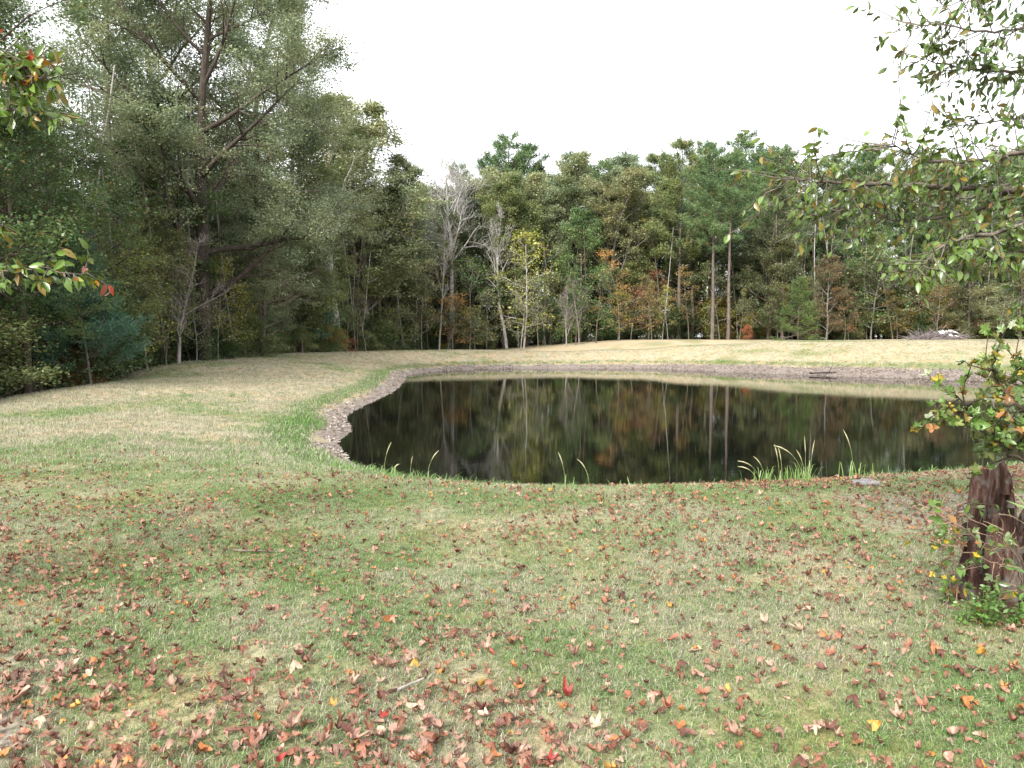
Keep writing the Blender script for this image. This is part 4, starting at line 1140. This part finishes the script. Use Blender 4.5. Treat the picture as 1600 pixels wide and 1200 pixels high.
rg = np.random.RandomState(77)
def sample(n, ylo, yhi, dens, pad=1.04, extra=.4):
    """random ground points inside a wedge ahead; dens(x, y) in 0..1"""
    X = []; Y = []; tot = 0
    while tot < n:
        y = rg.uniform(ylo, yhi, 60000); x = rg.uniform(-1, 1, 60000) * (yhi * .67 * pad + extra)
        k = (np.abs(x) < y * .67 * pad + extra)
        x, y = x[k], y[k]
        k = rg.rand(len(x)) < dens(x, y)
        X.append(x[k]); Y.append(y[k]); tot += k.sum()
    return np.concatenate(X)[:n], np.concatenate(Y)[:n]
def grass(name, src, nv, n, ylo, yhi, dens, smin, smax, label, zoff=0):
    x, y = sample(n, ylo, yhi, dens)
    z, d, mud, W_ = terrain(x, y, True)
    be_ = beyond_edge(x, y)
    k = (d > mud * .8 + .06 + (mud > .5) * rg.normal(.1, .12, len(x))) & (be_ < .3) & (rg.rand(len(x)) > .0)
    x, y, z, d, mud = x[k], y[k], z[k], d[k], mud[k]
    so = (sstep(.52, .64, fbm(x, y, .9, 3, 91)) * (1 - sstep(3.0, 4.0, y)) * (x < -.4) + .8 * sstep(.50, .62, fbm(x, y, 1.1, 3, 95)) * sstep(2.6, 3.6, x) * (1 - sstep(8, 10, y)))
    k = rg.rand(len(x)) > so * .93
    x, y, z, d, mud = x[k], y[k], z[k], d[k], mud[k]
    m = len(x)
    g = np.clip(green(x, y, d, mud) + rg.normal(0, .12, m), 0.02, 1)
    rot = np.stack([rg.normal(0, .1, m), rg.normal(0, .1, m), rg.rand(m) * 6.28], 1)
    sc = rg.uniform(smin, smax, m) * (1 + .9 * np.exp(-((d - mud - .35) / .45) ** 2))
    return tag(scatter(name, src, np.stack([x, y, z + zoff], 1), rot, sc, rg.randint(0, nv, m), {'green': g}), label, 'grass', kind='stuff')
grass('lawn_grass', lawn_src, 6, 95000, 2.2, 13.5, lambda x, y: np.clip(1.5 * (4.0 / y) ** 1.3, .16, 1) * (.45 + .55 * sstep(.35, .6, fbm(x, y, .6, 2, 60))), .7, 1.35, 'short patchy green and straw coloured lawn grass in the foreground')
grass('field_grass', field_src, 4, 105000, 9.0, 66, lambda x, y: np.clip(1.0 * (16 / y) ** 1.2, .2, 1) * sstep(8.5, 15.0, y + (x < 0) * 1.5) * 1.0, .7, 1.3, 'longer dry tan grass on the dam around the pond')

# ---- bark chips and drift debris on the mud strip
m_chip, N, L, out = mat_new("driftwood_chips")
oi = N.new("ShaderNodeObjectInfo"); rp = ramp(N, [(0, (.10, .075, .06)), (.45, (.19, .155, .13)), (.8, (.27, .235, .205)), (1, (.46, .43, .38))]); L.new(oi.outputs['Random'], rp.inputs[0])
principled(N, L, out, rp.outputs[0], .85, .2)
def chip(seed):
    r = np.random.RandomState(seed); l, w, h = r.uniform(.05, .11), r.uniform(.012, .03), .006
    b_ = r.normal(0, .25)
    V = []
    for t in (-1, 0, 1):
        c0 = np.array([t * l, b_ * l * (t == 0), abs(t) * .008]); ww = w * (1 if t == 0 else .55)
        V += [c0 + (0, -ww, 0), c0 + (0, ww, 0), c0 + (0, ww, h), c0 + (0, -ww, h)]
    F = [(3, 2, 1, 0), (8, 9, 10, 11)]
    for s_ in (0, 4):
        for i in range(4): F.append((s_ + i, s_ + (i + 1) % 4, s_ + 4 + (i + 1) % 4, s_ + 4 + i))
    return mesh_np('chip', np.array(V), np.array(F), m_chip)
chip_src = source('chip', [chip(i) for i in range(5)])
n = 42000
k = rg.randint(0, len(SHORE), n); f = rg.rand(n)[:, None]
C = SHORE[k] * (1 - f) + np.roll(SHORE, -1, 0)[k] * f
tn = np.roll(SHORE, -1, 0)[k] - SHORE[k]; nn_ = np.stack([tn[:, 1], -tn[:, 0]], 1); nn_ /= np.linalg.norm(nn_, axis=1, keepdims=True)
q1 = C + nn_ * .3; s1 = np.where(sdist(q1[:, 0], q1[:, 1]) > 0, 1, -1)[:, None]
off = rg.uniform(-.1, 2.0, n)[:, None]
C = C + nn_ * s1 * off
z, d, mud, W_ = terrain(C[:, 0], C[:, 1], True)
k = (d < mud + .15 * rg.normal(0, 1, n)) & (C[:, 1] > 13.2) & (mud > .5) & (d > -.02) & (fbm(C[:, 0], C[:, 1], .5, 2, 44) + rg.normal(0, .1, n) > .40)
C, z = C[k], z[k]; m = len(C)
sc = rg.uniform(.2, .65, m) * (1 + .012 * C[:, 1])
tag(scatter('shore_debris', chip_src, np.column_stack([C, z + .006]), np.stack([rg.normal(0, .25, m), rg.normal(0, .25, m), rg.rand(m) * 6.28], 1), sc, rg.randint(0, 5, m)),
    'grey brown bark chips and driftwood bits strewn along the muddy shore', 'driftwood', kind='stuff')

# ---- fallen leaves
m_litter, N, L, out = mat_new("fallen_leaf")
oi = N.new("ShaderNodeObjectInfo")
hv = attr(N, "hue", 'INSTANCER')
rp = ramp(N, [(0, (.07, .032, .024)), (.25, (.17, .070, .042)), (.5, (.29, .15, .10)), (.72, (.40, .265, .20)), (.86, (.32, .13, .045)), (.94, (.42, .23, .05)), (1, (.22, .035, .03))]); L.new(hv, rp.inputs[0])
# single leaves carry their colour on the object instead
isobj = attr(N, "single")
c = mixc(N, L, isobj, rp.outputs[0], oi.outputs['Color'])
tc = N.new("ShaderNodeTexCoord"); n1 = noise(N, L, 30, 4, tc.outputs['Object'])
rq = ramp(N, [(.35, (.65, .62, .6)), (.65, (1.25, 1.22, 1.2))]); L.new(n1.outputs[0], rq.inputs[0])
c = mixc(N, L, 1.0, c, rq.outputs[0], 'MULTIPLY')
p = principled(N, L, out, c, .55, .35)
t = N.new("ShaderNodeBsdfTranslucent"); L.new(c, t.inputs['Color'])
mx = N.new("ShaderNodeMixShader"); mx.inputs[0].default_value = .15
L.new(p.outputs[0], mx.inputs[1]); L.new(t.outputs[0], mx.inputs[2]); L.new(mx.outputs[0], out.inputs['Surface'])
lshapes = [leaf_shape(k_, .085, f_, c_, seed=s_) for k_, f_, c_, s_ in
           (('star', .25, .25, 1), ('star', .4, .35, 2), ('maple', .3, .3, 3), ('maple', .6, .6, 4), ('oval', .35, .35, 5), ('oval', .8, .6, 6), ('star', -.5, -.4, 7), ('maple', -.55, -.5, 8), ('star', .9, .9, 9))]
def lm(sh, single):
    V0, Fs = sh; V0 = V0.copy(); V0[:, 2] -= V0[:, 2].min() + .004
    return mesh_np('fallen_leaf', V0, Fs, m_litter, {'single': ('POINT', np.full(len(V0), single))}, True)
litter_src = source('litter_leaf', [lm(s_, 0.) for s_ in lshapes])
single_me = [lm(s_, 1.) for s_ in lshapes]
x, y = sample(16500, 2.3, 13.0, lambda x, y: litter(x, y) / 2 * np.clip(7 / y, .4, 1))
z, d, mud, W_ = terrain(x, y, True)
k = d > .3; x, y, z = x[k], y[k], z[k]
m = len(x)
sc = rg.uniform(.20, .52, m) + (rg.rand(m) < .15) * .28
sc *= 1 + .14 * (1 - sstep(3.0, 5.0, y))
rot = np.stack([rg.normal(0, .26, m), rg.normal(0, .26, m), rg.rand(m) * 6.28], 1)
hue = np.where(rg.rand(m) < .93, rg.beta(1.7, 2.3, m) * .78, rg.uniform(.8, 1, m))
var = rg.randint(0, len(lshapes), m)
zz = z + .012 + rg.rand(m) * .014
inv = (np.abs(x / y) < .66) & (y > 2.72)
order = np.argsort(-np.where(inv, sc / y, 0))
first, rest = order[:300], order[300:]
tag(scatter('leaf_litter', litter_src, np.stack([x, y, zz], 1)[rest], rot[rest], sc[rest], var[rest], {'hue': hue[rest]}), 'scattered brown and rust fallen leaves covering the lawn', 'fallen leaves', kind='stuff')
PALET = [((.24, .10, .06), 'brown'), ((.32, .19, .145), 'pale pinkish brown'), ((.13, .055, .04), 'dark brown'), ((.38, .27, .20), 'light tan'), ((.34, .14, .05), 'rusty orange'), ((.45, .25, .05), 'golden'), ((.26, .035, .03), 'dark red')]
for i in first:
    kx = rg.choice(7, p=[.34, .27, .17, .13, .05, .02, .02])
    c0, nm = PALET[kx]
    o = mobj('fallen_leaf', single_me[var[i]], None, tuple(np.array(c0) * rg.uniform(.75, 1.25)))
    o.location = (x[i], y[i], zz[i] + .004); o.rotation_euler = tuple(rot[i]); o.scale = (sc[i],) * 3
    shp = ('five lobed', 'five lobed', 'three lobed', 'three lobed', 'oval', 'oval', 'drooping five lobed', 'drooping three lobed', 'tightly curled')[var[i]]
    pxx = 800 + 1200 * x[i] / y[i]
    where = ('in the bottom left corner', 'at the bottom left', 'at the bottom middle', 'at the bottom right', 'in the bottom right corner')[int(np.clip(pxx // 320, 0, 4))]
    row = ' closest' if y[i] < 3.1 else ' farther back' if y[i] < 3.7 else ' up the lawn'
    tag(o, '%s %s leaf fallen %s%s' % (nm, shp, where, row), 'leaf', 'single fallen leaves on the near lawn')

# ---- taller grass clumps at the water's edge
def clump(name, px, D, nbl, h, lab, stalks, seed):
    r = np.random.RandomState(seed); x = at(px, D)
    e = empty(name, (x, D, tz(x, D))); tag(e, lab, 'grass clump')
    V = []; F4 = []; F3 = []; 
    for i in range(nbl):
        a = r.rand() * 6.28; b0 = np.array([r.normal(0, .09), r.normal(0, .05), -.02]); hh = h * r.uniform(.4, 1.1)
        d = np.array([math.cos(a), math.sin(a) * .6, 0]) * hh * r.uniform(.15, .7); s_ = np.array([math.cos(a + 1.6), math.sin(a + 1.6), 0]) * r.uniform(.003, .006)
        ps = [b0, b0 + d * .2 + (0, 0, hh * .45), b0 + d * .6 + (0, 0, hh * .82), b0 + d * 1.15 + (0, 0, hh * .85)]
        k = len(V)
        for j, w_ in enumerate((1, .9, .6)): V += [ps[j] - s_ * w_, ps[j] + s_ * w_]
        V.append(ps[3]); F4 += [(k, k + 1, k + 3, k + 2), (k + 2, k + 3, k + 5, k + 4)]; F3.append((k + 4, k + 5, k + 6))
    mobj('blades', mesh_np('blades', np.array(V), [np.array(F4), np.array(F3)], m_leaf, {'rnd': ('POINT', r.rand(len(V)) * .3 + .4), 'turn': ('POINT', np.zeros(len(V)))}), e, (.16, .26, .075))
    for (dx, hh, bend) in stalks:
        t = np.linspace(0, 1, 9)
        P_ = np.stack([dx * .3 + bend * t ** 2.2, r.normal(0, .02) * t, hh * (t - .28 * abs(bend) / max(hh, .1) * t ** 4) * 1.0], 1)
        T = Tree(1); T.lines = [(P_, np.linspace(.0028, .0014, 9))]; V, F = T.wood()
        so = mobj('stalk', mesh_np('stalk', V, F, m_bark, None, True), e, (.30, .34, .15))
        T = Tree(1); T.lines = [(P_[5:] + (0, 0, .002), np.array([.002, .006, .0065, .002]))]; V, F = T.wood(sides=(5, 5, 5, 5))
        mobj('seed_head', mesh_np('seed_head', V, F, m_bark, None, True), so, (.40, .37, .22))
clump('grass_clump', 1195, 8.8, 24, .22, 'leftmost grass clump on the near shore with low arching seed stalks', [(-.2, .26, -.22), (-.1, .34, -.26), (.1, .36, -.14)], 1)
clump('grass_clump', 1222, 8.7, 34, .26, 'grass clump with upright seed heads second from the left on the near shore', [(0, .46, -.06), (.1, .42, -.05)], 2)
clump('grass_clump', 1258, 8.7, 46, .28, 'bushiest grass clump on the near shore with a long arching stalk', [(0, .52, -.34), (.1, .54, -.03), (.3, .50, .05), (.1, .4, -.1)], 3)
clump('grass_clump', 1338, 8.8, 20, .26, 'grass clump with one tall curved stalk above the flat grey stone', [(0, .62, -.14)], 4)
clump('grass_clump', 888, 8.5, 8, .18, 'thin grass clump with two bent stalks at the middle of the near shore', [(-.1, .42, -.08), (.8, .36, -.14)], 5)
clump('grass_clump', 598, 9.6, 18, .2, 'grass clump at the left end of the near shore beside the mud', [(0, .48, .10), (.3, .2, .1)], 6)
clump('grass_clump', 655, 9.2, 12, .16, 'small low grass clump with a leaning stalk near the left end of the shore', [(.3, .40, .14), (-.4, .3, .03)], 7)

# ---- fresh green weeds at the foot of the stump
e = empty('green_weed', (2.66, 4.12, tz(2.66, 4.12))); tag(e, 'bright green feathery weed growing at the foot of the stump', 'plant')
T = Tree(90)
for i in range(26):
    a = T.rng.rand() * 6.28
    pl, _ = T.line(np.array([T.rng.normal(0, .12), T.rng.normal(0, .06), 0]), nrm(np.array([math.cos(a) * .35, math.sin(a) * .35, 1])), T.rng.uniform(.08, .24), .003, .0015, 4, .1, 0)
    for p_ in pl[1:]: T.tip(p_, np.array([0, 0, 1.]))
V, F = T.wood(); mobj('stem', mesh_np('stem', V, F, m_bark, None, True), e, (.12, .16, .05))
mobj('leaves', crown_mesh('leaves', leaf_cloud(T.rng, T.tips, 9, .018, .8, .028, .014, .02), m_leaf), e, (.15, .26, .06))
e = empty('broad_grass', (2.72, 3.9, tz(2.72, 3.9))); tag(e, 'broad green grass blades pointing in from the right edge across the stump', 'grass clump')
for (a, b_, D) in (((1640, 850), (1580, 765), 3.8), ((1650, 830), (1572, 782), 3.8), ((1650, 800), (1590, 745), 3.9), ((1640, 780), (1583, 600), 3.8)):
    base = np.array(e.location); P1 = pt(*a, D) - base; P2 = pt(*b_, D) - base; P0 = np.array([P1[0] + .1, P1[1], 0])
    ps = [P0, P1, (P1 + P2) / 2 + (0, 0, .03), P2]; w_ = [.006, .011, .009, 0.0005]
    V = []
    for p_, ww in zip(ps, w_): V += [p_ + (0, 0.3 * ww, ww), p_ - (0, 0.3 * ww, ww)]
    mobj('blade', mesh_np('blade', np.array(V), np.array([(0, 1, 3, 2), (2, 3, 5, 4), (4, 5, 7, 6)]), m_leaf, {'rnd': ('POINT', np.full(8, .5)), 'turn': ('POINT', np.zeros(8))}, True), e, (.20, .30, .10))

# ---- small fallen sticks
for i, (px, py, D, ln, a, lab) in enumerate(((372, 1150, 2.95, .16, -.3, 'short reddish stick lying in the leaves at the bottom left'), (640, 1075, 3.3, .13, .7, 'pale stick lying on the lawn at the bottom middle'), (395, 845, 5.6, .35, .2, 'thin twig lying on the lawn at the left'))):
    x = at(px, D); T = Tree(200 + i); T.line(np.array([-ln / 2, 0, .02]), np.array([math.cos(a), math.sin(a), .02]), ln, .008, .005, 4, .1, 0)
    V, F = T.wood(sides=(6, 6, 6, 6)); o = mobj('fallen_stick', mesh_np('fallen_stick', V, F, m_bark, None, True), None, ((.16, .08, .06), (.27, .24, .21), (.2, .16, .13))[i])
    o.location = (x, D, tz(x, D) + .01); tag(o, lab, 'stick')
print('background trees', nb_, 'shrubs', ns_)
